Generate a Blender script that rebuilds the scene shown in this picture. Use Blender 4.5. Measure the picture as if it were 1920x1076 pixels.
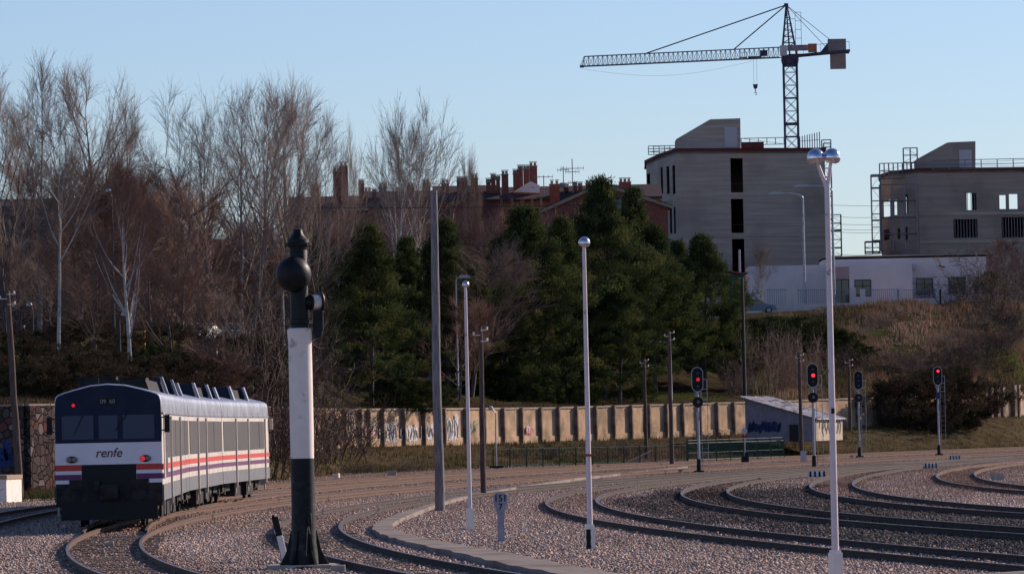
import bpy, math, random
import numpy as np
from mathutils import Vector, Matrix, noise
R = math.radians
random.seed(7); rng = np.random.default_rng(7)
sc = bpy.context.scene
for o in list(bpy.data.objects): bpy.data.objects.remove(o)

# ------------------------------------------------------------------ camera
F = 10370.0; CH = 2.8; RT = 0.16; ROLL = 0.021; PITCH = math.atan(261 / F)
f_ = Vector((0, math.cos(PITCH), math.sin(PITCH)))
u_ = Vector((0, -math.sin(PITCH), math.cos(PITCH))); r_ = Vector((1, 0, 0))
U_ = (u_ * math.cos(ROLL) + r_ * math.sin(ROLL)); R_ = (r_ * math.cos(ROLL) - u_ * math.sin(ROLL))
cam_d = bpy.data.cameras.new("camera"); cam = bpy.data.objects.new("camera", cam_d)
sc.collection.objects.link(cam)
cam.matrix_world = Matrix(((R_.x, U_.x, -f_.x, 0), (R_.y, U_.y, -f_.y, 0), (R_.z, U_.z, -f_.z, CH), (0, 0, 0, 1)))
cam_d.sensor_width = 36; cam_d.lens = F / 1920 * 36; cam_d.clip_start = 1; cam_d.clip_end = 6000
sc.camera = cam

# ------------------------------------------------------------------ light
SUN_AZ, SUN_EL = R(52), R(24)
w = bpy.data.worlds.new("World"); sc.world = w; w.use_nodes = True
nt = w.node_tree; bg = nt.nodes['Background']
sky = nt.nodes.new('ShaderNodeTexSky'); sky.sky_type = 'NISHITA'; sky.sun_disc = False
sky.sun_elevation = SUN_EL; sky.sun_rotation = SUN_AZ
sky.air_density = 1.0; sky.dust_density = 0.7; sky.ozone_density = 2.0; sky.altitude = 900
tint = nt.nodes.new('ShaderNodeMix'); tint.data_type = 'RGBA'; tint.blend_type = 'MULTIPLY'
tint.inputs['Factor'].default_value = 1.0
tint.inputs['B'].default_value = (0.80, 0.875, 1.12, 1)
nt.links.new(sky.outputs[0], tint.inputs['A']); nt.links.new(tint.outputs['Result'], bg.inputs['Color'])
bg.inputs['Strength'].default_value = 0.098
sd = bpy.data.lights.new("sun", 'SUN'); sun = bpy.data.objects.new("sun", sd); sc.collection.objects.link(sun)
sd.energy = 5.0; sd.angle = R(0.5); sd.color = (1.0, 0.82, 0.68)
sv = Vector((math.sin(SUN_AZ) * math.cos(SUN_EL), math.cos(SUN_AZ) * math.cos(SUN_EL), math.sin(SUN_EL)))
sun.rotation_euler = sv.to_track_quat('Z', 'Y').to_euler()
sc.view_settings.view_transform = 'Standard'; sc.view_settings.look = 'None'
sc.view_settings.exposure = 0.15; sc.view_settings.gamma = 1; sc.view_settings.use_curve_mapping = False

# ------------------------------------------------------------------ helpers
def P(px, py, Y):
    d = f_ + R_ * ((px - 960) / F) + U_ * ((538 - py) / F)
    t = Y / d.y
    return Vector((d.x * t, Y, CH + d.z * t))
def Gd(px, py, z=0.0):
    d = f_ + R_ * ((px - 960) / F) + U_ * ((538 - py) / F)
    t = (z - CH) / d.z
    return Vector((d.x * t, d.y * t, z))
def hz(px): return 799 - (px - 960) * ROLL

def new_mesh(name, V, Fs, mats=None, smooth=False, midx=None):
    me = bpy.data.meshes.new(name); me.from_pydata([tuple(v) for v in V], [], Fs); me.update()
    if mats:
        for m in (mats if isinstance(mats, (list, tuple)) else [mats]): me.materials.append(m)
    if midx: me.polygons.foreach_set('material_index', midx)
    if smooth:
        me.polygons.foreach_set('use_smooth', [True] * len(me.polygons))
        me.set_sharp_from_angle(angle=R(40))
    return me
def link(name, me, parent=None, loc=None, rz=None):
    o = bpy.data.objects.new(name, me); sc.collection.objects.link(o)
    if parent: o.parent = parent
    if loc is not None: o.location = loc
    if rz is not None: o.rotation_euler = (0, 0, rz)
    return o
def tag(o, label=None, cat=None, group=None, kind=None):
    if label: o['label'] = label
    if cat: o['category'] = cat
    if group: o['group'] = group
    if kind: o['kind'] = kind
    return o
def thing(name, label, cat, loc=(0, 0, 0), rz=0, group=None):
    o = bpy.data.objects.new(name, None); sc.collection.objects.link(o)
    o.empty_display_size = .3
    o.location = loc; o.rotation_euler = (0, 0, rz); return tag(o, label, cat, group)
def copy_tree(o, parent=None):
    c = o.copy(); sc.collection.objects.link(c)
    if parent: c.parent = parent
    for ch in KIDS(o): copy_tree(ch, c)
    return c
def KIDS(o): return [x for x in list(sc.collection.objects) if x.parent == o]

class MB:
    def __init__(s): s.v = []; s.f = []; s.m = []; s.cur = 0
    def add(s, V, Fs):
        n = len(s.v); s.v += [tuple(v) for v in V]
        s.f += [tuple(i + n for i in f) for f in Fs]; s.m += [s.cur] * len(Fs); return s
    def box(s, c, d, rz=0, M=None):
        x, y, z = d[0] / 2, d[1] / 2, d[2] / 2
        V = [Vector((a * x, b * y, e * z)) for a in (-1, 1) for b in (-1, 1) for e in (-1, 1)]
        if rz: V = [Matrix.Rotation(rz, 3, 'Z') @ v for v in V]
        if M is not None: V = [M @ v for v in V]
        V = [v + Vector(c) for v in V]
        return s.add(V, [(0, 1, 3, 2), (4, 6, 7, 5), (0, 4, 5, 1), (2, 3, 7, 6), (0, 2, 6, 4), (1, 5, 7, 3)])
    def tube(s, a, b, r0, r1=None, n=8, cap=True):
        a = Vector(a); b = Vector(b); r1 = r0 if r1 is None else r1
        d = (b - a); L = d.length
        if L < 1e-6: return s
        d /= L; p = d.orthogonal().normalized(); q = d.cross(p)
        V = []
        for c, r in ((a, r0), (b, r1)):
            for i in range(n):
                t = 2 * math.pi * i / n; V.append(c + p * (r * math.cos(t)) + q * (r * math.sin(t)))
        Fs = [(i, (i + 1) % n, n + (i + 1) % n, n + i) for i in range(n)]
        if cap: Fs += [tuple(range(n - 1, -1, -1)), tuple(range(n, 2 * n))]
        return s.add(V, Fs)
    def lathe(s, prof, c=(0, 0, 0), n=20, M=None):
        V = []
        for r, z in prof:
            for i in range(n):
                t = 2 * math.pi * i / n; v = Vector((r * math.cos(t), r * math.sin(t), z))
                if M is not None: v = M @ v
                V.append(v + Vector(c))
        Fs = []
        for k in range(len(prof) - 1):
            for i in range(n):
                j = (i + 1) % n; Fs.append((k * n + i, k * n + j, (k + 1) * n + j, (k + 1) * n + i))
        Fs += [tuple(range(n - 1, -1, -1)), tuple(range((len(prof) - 1) * n, len(prof) * n))]
        return s.add(V, Fs)
    def prism(s, poly, y0, y1, axis='y'):
        n = len(poly)
        mk = (lambda a, b, c: (a, c, b)) if axis == 'y' else ((lambda a, b, c: (a, b, c)) if axis == 'z' else (lambda a, b, c: (c, a, b)))
        V = [mk(a, b, y0) for a, b in poly] + [mk(a, b, y1) for a, b in poly]
        Fs = [(i, (i + 1) % n, n + (i + 1) % n, n + i) for i in range(n)] + [tuple(range(n - 1, -1, -1)), tuple(range(n, 2 * n))]
        return s.add(V, Fs)
    def quad(s, a, b, c, d): return s.add([a, b, c, d], [(0, 1, 2, 3)])
    def build(s, name, mats, parent=None, smooth=False, loc=None, rz=None):
        return link(name, new_mesh(name, s.v, s.f, mats, smooth, s.m), parent, loc, rz)

# ------------------------------------------------------------------ materials
def nm(name, c1, c2=None, scale=4.0, rough=.85, bump=0.0, metal=0.0, stretch=(1, 1, 1), detail=4, c3=None, s3=.6, thr=(.4, .6), emit=None, es=1.0, spec=.3, t3=(.48, .62)):
    m = bpy.data.materials.new(name); m.use_nodes = True; t = m.node_tree; b = t.nodes['Principled BSDF']
    b.inputs['Roughness'].default_value = rough; b.inputs['Metallic'].default_value = metal
    b.inputs['Specular IOR Level'].default_value = spec
    c1 = (*c1, 1); b.inputs['Base Color'].default_value = c1
    if emit: b.inputs['Emission Color'].default_value = (*emit, 1); b.inputs['Emission Strength'].default_value = es
    if c2:
        tc = t.nodes.new('ShaderNodeTexCoord'); mp = t.nodes.new('ShaderNodeMapping'); mp.inputs['Scale'].default_value = stretch
        n = t.nodes.new('ShaderNodeTexNoise'); n.inputs['Scale'].default_value = scale; n.inputs['Detail'].default_value = detail; n.inputs['Roughness'].default_value = .65
        cr = t.nodes.new('ShaderNodeValToRGB'); cr.color_ramp.elements[0].position = thr[0]; cr.color_ramp.elements[1].position = thr[1]
        cr.color_ramp.elements[0].color = c1; cr.color_ramp.elements[1].color = (*c2, 1)
        t.links.new(tc.outputs['Object'], mp.inputs[0]); t.links.new(mp.outputs[0], n.inputs['Vector']); t.links.new(n.outputs['Fac'], cr.inputs[0])
        out = cr.outputs[0]
        if c3:
            n2 = t.nodes.new('ShaderNodeTexNoise'); n2.inputs['Scale'].default_value = s3; n2.inputs['Detail'].default_value = 5
            t.links.new(tc.outputs['Object'], n2.inputs['Vector'])
            r2 = t.nodes.new('ShaderNodeValToRGB'); r2.color_ramp.elements[0].position = t3[0]; r2.color_ramp.elements[1].position = t3[1]
            mx = t.nodes.new('ShaderNodeMix'); mx.data_type = 'RGBA'; mx.inputs['B'].default_value = (*c3, 1)
            t.links.new(n2.outputs['Fac'], r2.inputs[0]); t.links.new(r2.outputs[0], mx.inputs['Factor']); t.links.new(out, mx.inputs['A']); out = mx.outputs['Result']
        t.links.new(out, b.inputs['Base Color'])
        if bump:
            bp = t.nodes.new('ShaderNodeBump'); bp.inputs['Strength'].default_value = bump; bp.inputs['Distance'].default_value = .05
            t.links.new(n.outputs['Fac'], bp.inputs['Height']); t.links.new(bp.outputs[0], b.inputs['Normal'])
    return m
def vcm(name, rough=.9, transl=0.0):
    m = bpy.data.materials.new(name); m.use_nodes = True; t = m.node_tree; b = t.nodes['Principled BSDF']
    b.inputs['Roughness'].default_value = rough; b.inputs['Specular IOR Level'].default_value = .15
    a = t.nodes.new('ShaderNodeAttribute'); a.attribute_name = 'Col'; t.links.new(a.outputs['Color'], b.inputs['Base Color'])
    if transl:
        tr = t.nodes.new('ShaderNodeBsdfTranslucent'); t.links.new(a.outputs['Color'], tr.inputs['Color'])
        mx = t.nodes.new('ShaderNodeMixShader'); mx.inputs[0].default_value = transl
        t.links.new(b.outputs[0], mx.inputs[1]); t.links.new(tr.outputs[0], mx.inputs[2]); t.links.new(mx.outputs[0], t.nodes['Material Output'].inputs['Surface'])
    return m

M = {}
M['ground'] = nm('ballast earth', (.17, .125, .11), (.25, .185, .165), 9, .95, .6, c3=(.20, .14, .12), s3=.15)
M['verge'] = nm('verge earth', (.06, .05, .028), (.10, .075, .045), .8, .95, .5)
M['hill'] = nm('hillside earth', (.035, .030, .018), (.068, .05, .031), .8, .95, .5, c3=(.055, .065, .022), s3=.12)  # earth colour darkened to stand in for tree shade on the park slope
M['strip'] = nm('path concrete', (.27, .235, .215), (.33, .29, .265), 3, .9, .3, c3=(.22, .18, .165), s3=.5)
M['rust'] = nm('rusty rail', (.075, .036, .022), (.14, .07, .04), 6, .75, .2)
M['railhead'] = nm('worn rail head', (.13, .095, .08), (.20, .15, .125), 5, .45, .1, metal=.4)
M['darkrail'] = nm('shade darkened rail web', (.03, .025, .024), (.07, .045, .035), 5, .8, .2)  # web colour darkened for the shaded near side of the rails
M['wood_s'] = nm('sleeper wood', (.10, .075, .06), (.18, .14, .115), 5, .9, .4, stretch=(1, 6, 1))
M['white'] = nm('chalky white paint', (.92, .81, .72), (.86, .755, .67), 2.5, .7, .1, c3=(.50, .42, .36), s3=3.5, t3=(.60, .72))
M['pole'] = nm('pale lilac lamp paint', (.80, .67, .66), (.71, .60, .59), 3, .45, .05, c3=(.30, .17, .11), s3=5.0, t3=(.64, .70))
M['blackiron'] = nm('black painted iron', (.006, .007, .0075), (.013, .015, .015), 4, .5, .15, spec=.25)
M['blackworn'] = nm('worn black paint', (.006, .007, .009), (.05, .062, .068), 4.5, .5, .2, c3=(.008, .010, .012), s3=1.6, thr=(.5, .8), spec=.25)
M['chrome'] = nm('spun aluminium', (.72, .70, .74), None, rough=.18, metal=1)
M['timber'] = nm('weathered timber', (.15, .14, .145), (.30, .27, .265), 3, .9, .5, stretch=(8, 8, .6))
M['brownpole'] = nm('brown creosoted timber', (.075, .05, .042), (.14, .10, .085), 3, .9, .4, stretch=(8, 8, .6))
M['silver'] = nm('galvanised silver', (.46, .47, .50), (.34, .35, .39), 4, .45, .1, metal=.35)
M['black'] = nm('matt black', (.010, .010, .012), None, rough=.6)
M['redlens'] = nm('lit red lamp', (.7, .02, .03), None, rough=.3, emit=(1, .03, .05), es=1.6)
M['redlens_dim'] = nm('weak red lamp', (.55, .02, .03), None, rough=.3, emit=(1, .03, .05), es=.45)
M['lens'] = nm('dark lens glass', (.02, .025, .035), None, rough=.1, spec=.8)
M['concrete'] = nm('board marked concrete', (.38, .31, .25), (.49, .405, .33), 1.0, .92, .3, stretch=(.12, .12, 3.2), c3=(.32, .265, .22), s3=.13, detail=6)
M['concreteB'] = nm('dark cast concrete', (.31, .25, .205), (.38, .31, .255), .8, .92, .3, stretch=(.15, .15, 2.6), c3=(.24, .20, .17), s3=.2, detail=6)
M['redcourse'] = nm('red brick course', (.11, .03, .03), (.16, .045, .04), 3, .9)
M['door'] = nm('pale door', (.50, .48, .50), None, rough=.6)
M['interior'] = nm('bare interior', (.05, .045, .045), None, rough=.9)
M['wallconc'] = nm('tan retaining wall', (.44, .30, .19), (.56, .40, .27), .9, .92, .3, c3=(.27, .20, .15), s3=.7, t3=(.47, .66), detail=6)
M['walltop'] = nm('grey wall coping', (.30, .24, .20), (.38, .31, .26), 1.2, .92, .3)
M['pier'] = nm('shade darkened buttress', (.12, .085, .07), (.26, .19, .145), 1.3, .95, .3)  # painted darker than the wall, for the shaded buttress sides
M['palebldg'] = nm('pale render', (.80, .66, .62), (.74, .61, .58), .6, .9, .05, c3=(.68, .58, .59), s3=.2)
M['pinkpanel'] = nm('pink render', (.50, .31, .30), None, rough=.9)
M['glass'] = nm('window glass', (.03, .04, .05), None, rough=.12, spec=.8)
M['frame'] = nm('dark window frame', (.05, .045, .05), None, rough=.6)
M['brick'] = nm('red brick', (.20, .062, .045), (.27, .09, .065), 2.0, .92, .2, c3=(.15, .05, .04), s3=.4)
M['brickdark'] = nm('dark brown brick', (.10, .045, .036), (.14, .065, .05), 2.0, .92, .2)
M['ochre'] = nm('ochre render', (.32, .18, .10), (.36, .20, .12), .8, .92)
M['rooftile'] = nm('dark roof tile', (.035, .026, .03), (.07, .04, .04), 4, .85, .4, stretch=(6, 1, 1))
M['redtile'] = nm('terracotta tile', (.26, .07, .045), (.34, .11, .075), 4, .85, .4, stretch=(6, 1, 1))
M['barge'] = nm('stone coping', (.30, .22, .16), (.36, .27, .20), 2, .9)
M['greenrail'] = nm('green painted steel', (.015, .055, .035), (.03, .085, .055), 5, .5)
M['bark'] = nm('dark bark', (.075, .058, .052), (.15, .12, .11), 3, .95, .5, stretch=(3, 3, .5))
M['birch'] = nm('white bark', (.50, .46, .42), (.20, .17, .16), 3, .8, .2, stretch=(1, 1, 2.2), thr=(.5, .68))
M['palebark'] = nm('grey limb bark', (.28, .245, .225), (.16, .13, .125), 3, .85, .2, thr=(.4, .65))
M['twig'] = nm('bare twigs', (.21, .145, .11), (.31, .22, .17), .6, .9)
M['twigred'] = nm('reddish bare twigs', (.16, .09, .066), (.25, .15, .11), .5, .9)
M['twiggrey'] = nm('grey bare twigs', (.25, .185, .15), (.36, .275, .22), .6, .9)
M['trainwhite'] = nm('cream train paint', (.66, .60, .54), (.52, .46, .41), 1.6, .5, .0, c3=(.50, .44, .39), s3=.7, stretch=(1, 3, .25), thr=(.35, .75))
M['trainfront'] = nm('white train front', (.84, .80, .82), (.80, .76, .78), .9, .5)
M['trainsilver'] = nm('silver train roof', (.36, .37, .42), (.22, .22, .26), 1.6, .4, .0, metal=.5)
M['trainnavy'] = nm('navy train cab', (.012, .018, .042), (.018, .026, .055), 1.0, .5, spec=.15)
M['trainglass'] = nm('train glass', (.032, .048, .095), None, rough=.25, spec=.3)
M['sideglass'] = nm('side window band', (.15, .135, .135), (.07, .064, .07), 2.2, .3, spec=.6, stretch=(1, 3, .3))
M['trainskirt'] = nm('grey skirt', (.13, .135, .15), (.17, .17, .185), 1.2, .6)
M['orange'] = nm('orange stripe', (.60, .06, .045), None, rough=.45)
M['purple'] = nm('purple stripe', (.14, .035, .12), None, rough=.45)
M['under'] = nm('underframe grime', (.014, .013, .014), (.04, .034, .03), 3, .85, .3)
M['offlamp'] = nm('unlit lamp', (.16, .15, .13), None, rough=.25, spec=.7)
M['craneblue'] = nm('dark blue crane steel', (.045, .04, .085), (.06, .055, .11), 2, .6)
M['cranejib'] = nm('grey blue jib steel', (.12, .13, .17), None, rough=.6)
M['cweight'] = nm('counterweight concrete', (.25, .20, .18), (.30, .24, .215), 1, .9)
M['cranesign'] = nm('crane banner', (.25, .18, .22), (.34, .25, .28), 2, .8)
M['craneorange'] = nm('orange banner end', (.55, .17, .07), None, rough=.7)
M['scaff'] = nm('scaffold steel', (.22, .22, .26), None, rough=.5, metal=.3)
M['deck'] = nm('scaffold deck', (.15, .11, .12), None, rough=.8)
M['corr'] = nm('corrugated sheet', (.26, .26, .30), (.48, .46, .48), 1.6, .7, .3, stretch=(1, 5, 1), c3=(.16, .12, .11), s3=1.3, t3=(.5, .58))
M['hutwall'] = nm('shade toned hut wall', (.26, .27, .33), (.34, .34, .40), 1.5, .9, .1)  # blue grey base carries the shade on this wall
M['hutlit'] = nm('sunlit toned hut wall', (.36, .30, .22), (.46, .39, .29), 2.5, .9, .2)  # same hut wall, warmed and lightened as its sunlit copy
M['blue'] = nm('blue graffiti', (.03, .07, .22), (.02, .04, .12), 2.5, .8)
M['gwhite'] = nm('white graffiti', (.66, .62, .62), (.50, .48, .50), 3, .8)
M['gdark'] = nm('dark graffiti outline', (.05, .04, .05), None, rough=.8)
M['gpink'] = nm('pink graffiti', (.50, .16, .18), None, rough=.8)
M['ggreen'] = nm('green graffiti', (.12, .32, .22), None, rough=.8)
M['gbrown'] = nm('brown graffiti', (.42, .17, .07), None, rough=.8)
M['carsilver'] = nm('silver blue car paint', (.11, .135, .19), None, rough=.25, metal=.5)
M['carwhite'] = nm('white car paint', (.5, .52, .6), None, rough=.3)
M['carteal'] = nm('teal car paint', (.12, .22, .28), None, rough=.3)
M['tyre'] = nm('tyre', (.012, .012, .012), None, rough=.85)
M['cloth'] = nm('dark clothes', (.015, .017, .03), None, rough=.9)
M['skin'] = nm('skin', (.42, .24, .17), None, rough=.6)
M['yellow'] = nm('yellow paint', (.55, .33, .04), None, rough=.6)
M['red'] = nm('red paint', (.42, .05, .035), (.32, .035, .03), 2, rough=.6)
M['kmpost'] = nm('pale milepost concrete', (.36, .36, .42), (.29, .29, .34), 5, .85)
M['ink'] = nm('black lettering', (.015, .012, .02), None, rough=.7)
M['logo'] = nm('purple lettering', (.10, .012, .055), None, rough=.5)
M['dispnum'] = nm('display digits', (.28, .30, .33), None, rough=.5)
M['stoneblk'] = nm('limestone block', (.5, .43, .36), (.4, .33, .28), 3, .9, .3)
M['cable'] = nm('cable', (.03, .03, .035), None, rough=.7)
M['greybox'] = nm('grey box paint', (.24, .28, .27), None, rough=.6)
M['needles'] = vcm('pine needles', .85, .15)
M['stone'] = vcm('ballast stones', .9)
M['grass'] = vcm('dry grass', .9, .25)
# rubble masonry
def rubble():
    m = bpy.data.materials.new('rubble masonry'); m.use_nodes = True; t = m.node_tree; b = t.nodes['Principled BSDF']; b.inputs['Roughness'].default_value = .95
    tc = t.nodes.new('ShaderNodeTexCoord'); nz = t.nodes.new('ShaderNodeTexNoise'); nz.inputs['Scale'].default_value = 1.4
    ad = t.nodes.new('ShaderNodeMix'); ad.data_type = 'RGBA'; ad.inputs['Factor'].default_value = .12
    t.links.new(tc.outputs['Object'], nz.inputs['Vector']); t.links.new(tc.outputs['Object'], ad.inputs['A']); t.links.new(nz.outputs['Color'], ad.inputs['B'])
    v = t.nodes.new('ShaderNodeTexVoronoi'); v.inputs['Scale'].default_value = 3.0
    v2 = t.nodes.new('ShaderNodeTexVoronoi'); v2.inputs['Scale'].default_value = 3.0; v2.feature = 'DISTANCE_TO_EDGE'
    for q in (v, v2): t.links.new(ad.outputs['Result'], q.inputs['Vector'])
    hs = t.nodes.new('ShaderNodeSeparateColor'); t.links.new(v.outputs['Color'], hs.inputs[0])
    cr = t.nodes.new('ShaderNodeValToRGB'); e = cr.color_ramp.elements
    e[0].color = (.075, .055, .05, 1); e[1].color = (.26, .22, .21, 1); x = e.new(.6); x.color = (.13, .10, .09, 1); x = e.new(.8); x.color = (.15, .065, .05, 1)
    t.links.new(hs.outputs[0], cr.inputs[0])
    r2 = t.nodes.new('ShaderNodeValToRGB'); r2.color_ramp.elements[0].position = .02; r2.color_ramp.elements[1].position = .09
    t.links.new(v2.outputs['Distance'], r2.inputs[0])
    mx = t.nodes.new('ShaderNodeMix'); mx.data_type = 'RGBA'; mx.inputs['A'].default_value = (.05, .042, .04, 1)
    t.links.new(r2.outputs[0], mx.inputs['Factor']); t.links.new(cr.outputs[0], mx.inputs['B']); t.links.new(mx.outputs['Result'], b.inputs['Base Color'])
    bp = t.nodes.new('ShaderNodeBump'); bp.inputs['Strength'].default_value = .9; bp.inputs['Distance'].default_value = .08
    t.links.new(r2.outputs[0], bp.inputs['Height']); t.links.new(bp.outputs[0], b.inputs['Normal'])
    return m
M['rubble'] = rubble()
for k_ in ('hill', 'verge', 'ground', 'strip', 'rubble', 'wallconc', 'walltop'): M[k_].node_tree.nodes['Principled BSDF'].inputs['Specular IOR Level'].default_value = 0.0
for k_ in ('grass', 'needles', 'stone'): M[k_].node_tree.nodes['Principled BSDF'].inputs['Specular IOR Level'].default_value = 0.0

# ------------------------------------------------------------------ terrain functions
UU = [-30000, -400, 50, 300, 500, 640, 1000, 1400, 1700, 1900, 2300, 3500, 30000]
EDGE = [235, 236, 238, 254, 312, 345, 385, 410, 452, 480, 560, 700, 700]
WALL = [252, 252, 252, 264, 330, 385, 425, 460, 487, 507, 600, 760, 760]
WB = [.1, .1, .1, .6, 1.4, 1.6, 1.5, 1.7, 2.2, 2.8, 3, 3, 3]
WT = [4.2, 4.2, 4.2, 4.2, 4.2, 4.2, 4.15, 4.4, 4.7, 4.9, 5, 5, 5]
HH = [8.5, 8.5, 8.5, 9.1, 9.1, 9.0, 10.5, 13.35, 13.9, 13.9, 13.9, 13.5, 13.5]
LL = [75, 75, 75, 85, 90, 95, 100, 82, 54, 43, 55, 55, 55]
def ip(u, A): return float(np.interp(u, UU, A))
def uof(X, Y): return 960 + X / Y * F
def ss(t): t = min(1, max(0, t)); return t * t * (3 - 2 * t)
def zt(X, Y):
    u = uof(X, Y); e = ip(u, EDGE); wl = ip(u, WALL)
    if Y <= e: return 0.0
    n = noise.noise(Vector((X * .18, Y * .06, 0)))
    if Y <= wl: t = (Y - e) / (wl - e); return ss(t) * ip(u, WB) + n * .12 * min(1, t * 4)
    d = (Y - wl) / ip(u, LL)
    top = ip(u, WT); H = ip(u, HH)
    n2 = noise.noise(Vector((X * .08, Y * .03, 3)))
    k = min(1, d * 6) * (1 - .93 * ss((d - .62) / .3))
    return top + (H - top) * (ss(d) * .45 + min(1, d) * .55) + (n * .6 + n2 * 1.0 + .35 * noise.noise(Vector((X * .6, Y * .25, 1)))) * k
def grid(name, rowsf, us, nr, mat, label):
    V = []; Fs = []; nc = len(us)
    for j in range(nr):
        for u in us:
            Y = rowsf(u, j / (nr - 1)); X = (u - 960) / F * Y; V.append((X, Y, zt(X, Y)))
    for j in range(nr - 1):
        for i in range(nc - 1): Fs.append((j * nc + i, j * nc + i + 1, (j + 1) * nc + i + 1, (j + 1) * nc + i))
    o = link(name, new_mesh(name, V, Fs, mat, True)); tag(o, kind='structure'); return o
us = list(range(-30000, -700, 1500)) + list(range(-700, 2700, 25)) + list(range(2700, 30001, 1500))
def near_rows(u, t):
    e = ip(u, EDGE); wl = ip(u, WALL) - .001
    return 2 + (e - 2) * (t / .5) if t < .5 else e + (wl - e) * ((t - .5) / .5)
grid('ground', lambda u, t: 2 + (ip(u, EDGE) + .6 - 2) * t, us, 31, M['ground'], '')
def verge_rows(u, t): e = ip(u, EDGE); return e + .5 + (ip(u, WALL) - .001 - e - .5) * t
grid('verge', verge_rows, us, 31, M['verge'], '')
def far_rows(u, t):
    wl = ip(u, WALL) + .05
    return wl + 180 * (t / .9) if t <= .9 else wl + 180 + ((t - .9) / .1) ** 2 * 2600
grid('hillside', far_rows, us, 91, M['hill'], '')

# ------------------------------------------------------------------ tracks
class Curve:
    """centre line X(Y): polynomial inside [y0,y1], constant curvature beyond"""
    def __init__(s, c, y0, y1, off=0.0, k=.0019): s.c = c; s.y0 = y0; s.y1 = y1; s.off = off; s.k = k
    def raw(s, Y):
        q = lambda y: np.polyval(s.c, y - 200); dq = lambda y: np.polyval(np.polyder(s.c), y - 200)
        if Y > s.y1: d = Y - s.y1; return q(s.y1) + dq(s.y1) * d + .5 * s.k * d * d, dq(s.y1) + s.k * d
        if Y < s.y0: d = Y - s.y0; return q(s.y0) + dq(s.y0) * d + .5 * s.k * d * d, dq(s.y0) + s.k * d
        return q(Y), dq(Y)
    def pt(s, Y, off=0.0):
        x, m = s.raw(Y); n = math.sqrt(1 + m * m); o = s.off + off
        return Vector((x + o / n, Y - o * m / n, 0)), m
TR = {
 'A': Curve([-1.7976e-6, 8.2917e-4, 6.4282e-2, -9.0075], 103, 200, -.87, .0017),
 'T': Curve([0, 8.0e-4, 0.0112, -12.36], 158, 300, 0, .0016),
 'W': Curve([0, 8.0e-4, 0.0112, -12.36], 158, 300, -4.9, .0016),
 'B': Curve([7.681e-7, 1.29713e-3, 8.63932e-2, -3.6251], 99, 200, -.87, .0019),
 'D': Curve([1.7728e-6, 1.18924e-3, 2.75008e-2, 1.17266], 97, 230, .87, .0019),
 'E': Curve([-3.1853e-7, 1.05706e-3, 1.21845e-2, 6.03717], 123, 270, .87, .0017),
 'Fx': Curve([-2.6518e-6, 1.06458e-3, 6.86355e-3, 11.14982], 149, 285, .87, .0017),
 'G': Curve([-5.1305e-6, 1.47007e-3, -3.50723e-2, 17.71722], 195, 260, .87, .0019),
}
def track(key, ya, yb, label, rust_near, sl=(0, 0), step=2.0):
    c = TR[key]; a, m = c.pt(ya)
    t = thing('railway_track', label, 'railway track', (a.x, a.y, 0), 0, 'curved railway tracks of the yard')
    inv = Vector((-a.x, -a.y, 0))
    for side in (-1, 1):
        mb = MB(); Ys = np.arange(ya, yb, step)
        prof = [(-.07, 0), (-.07, .012), (-.012, .03), (-.012, .115), (-.036, .125), (-.036, .158), (.036, .158), (.036, .125), (.012, .115), (.012, .03), (.07, .012), (.07, 0)]
        n = len(prof); V = []; Fs = []; mi = []
        for Y in Ys:
            p0, m = c.pt(Y, side * .87); nx = Vector((1, -m, 0)).normalized()
            for px_, pz in prof: V.append(p0 + nx * px_ + Vector((0, 0, pz + .002)) + inv)
        for j in range(len(Ys) - 1):
            for i in range(n):
                k = (i + 1) % n; Fs.append((j * n + i, j * n + k, (j + 1) * n + k, (j + 1) * n + i)); mi.append(1 if i == 5 else 0)
        o = link('rail', new_mesh('rail', V, Fs, [M['rust'] if rust_near else M['darkrail'], M['railhead']], False, mi), t)
    if sl[1] > sl[0]:
        me = MB().box((0, 0, 0), (2.6, .24, .12)).build('sleeper', M['wood_s'], t); first = True; Y = sl[0]
        while Y < sl[1]:
            p0, m = c.pt(Y)
            o = me if first else me.copy()
            if not first: sc.collection.objects.link(o)
            first = False; o.parent = t; o.location = p0 + inv + Vector((0, 0, -.034 + random.uniform(-.012, .012))); o.rotation_euler = (0, 0, -math.atan(m) + R(random.uniform(-2, 2))); Y += .62 * random.uniform(.95, 1.05)
    return t
track('A', 60, 520, 'railway track with rusty rails coming to the front of the train', True, (100, 152))
track('T', 152, 560, 'railway track the train stands on', True)
track('W', 120, 560, 'outermost railway track, left of the train along the rubble wall', True)
track('B', 60, 520, 'railway track bending past the black and white water crane', False, (100, 150))
track('D', 60, 430, 'railway track curving between the small lamp posts and the dark ballast', False)
track('E', 60, 430, 'railway track crossing behind the tall twin lamp post in the lower right', False)
track('Fx', 110, 430, 'railway track with its bend just below the striped block', False)
track('G', 150, 430, 'overgrown railway track farthest to the right in dry grass', True)

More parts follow.
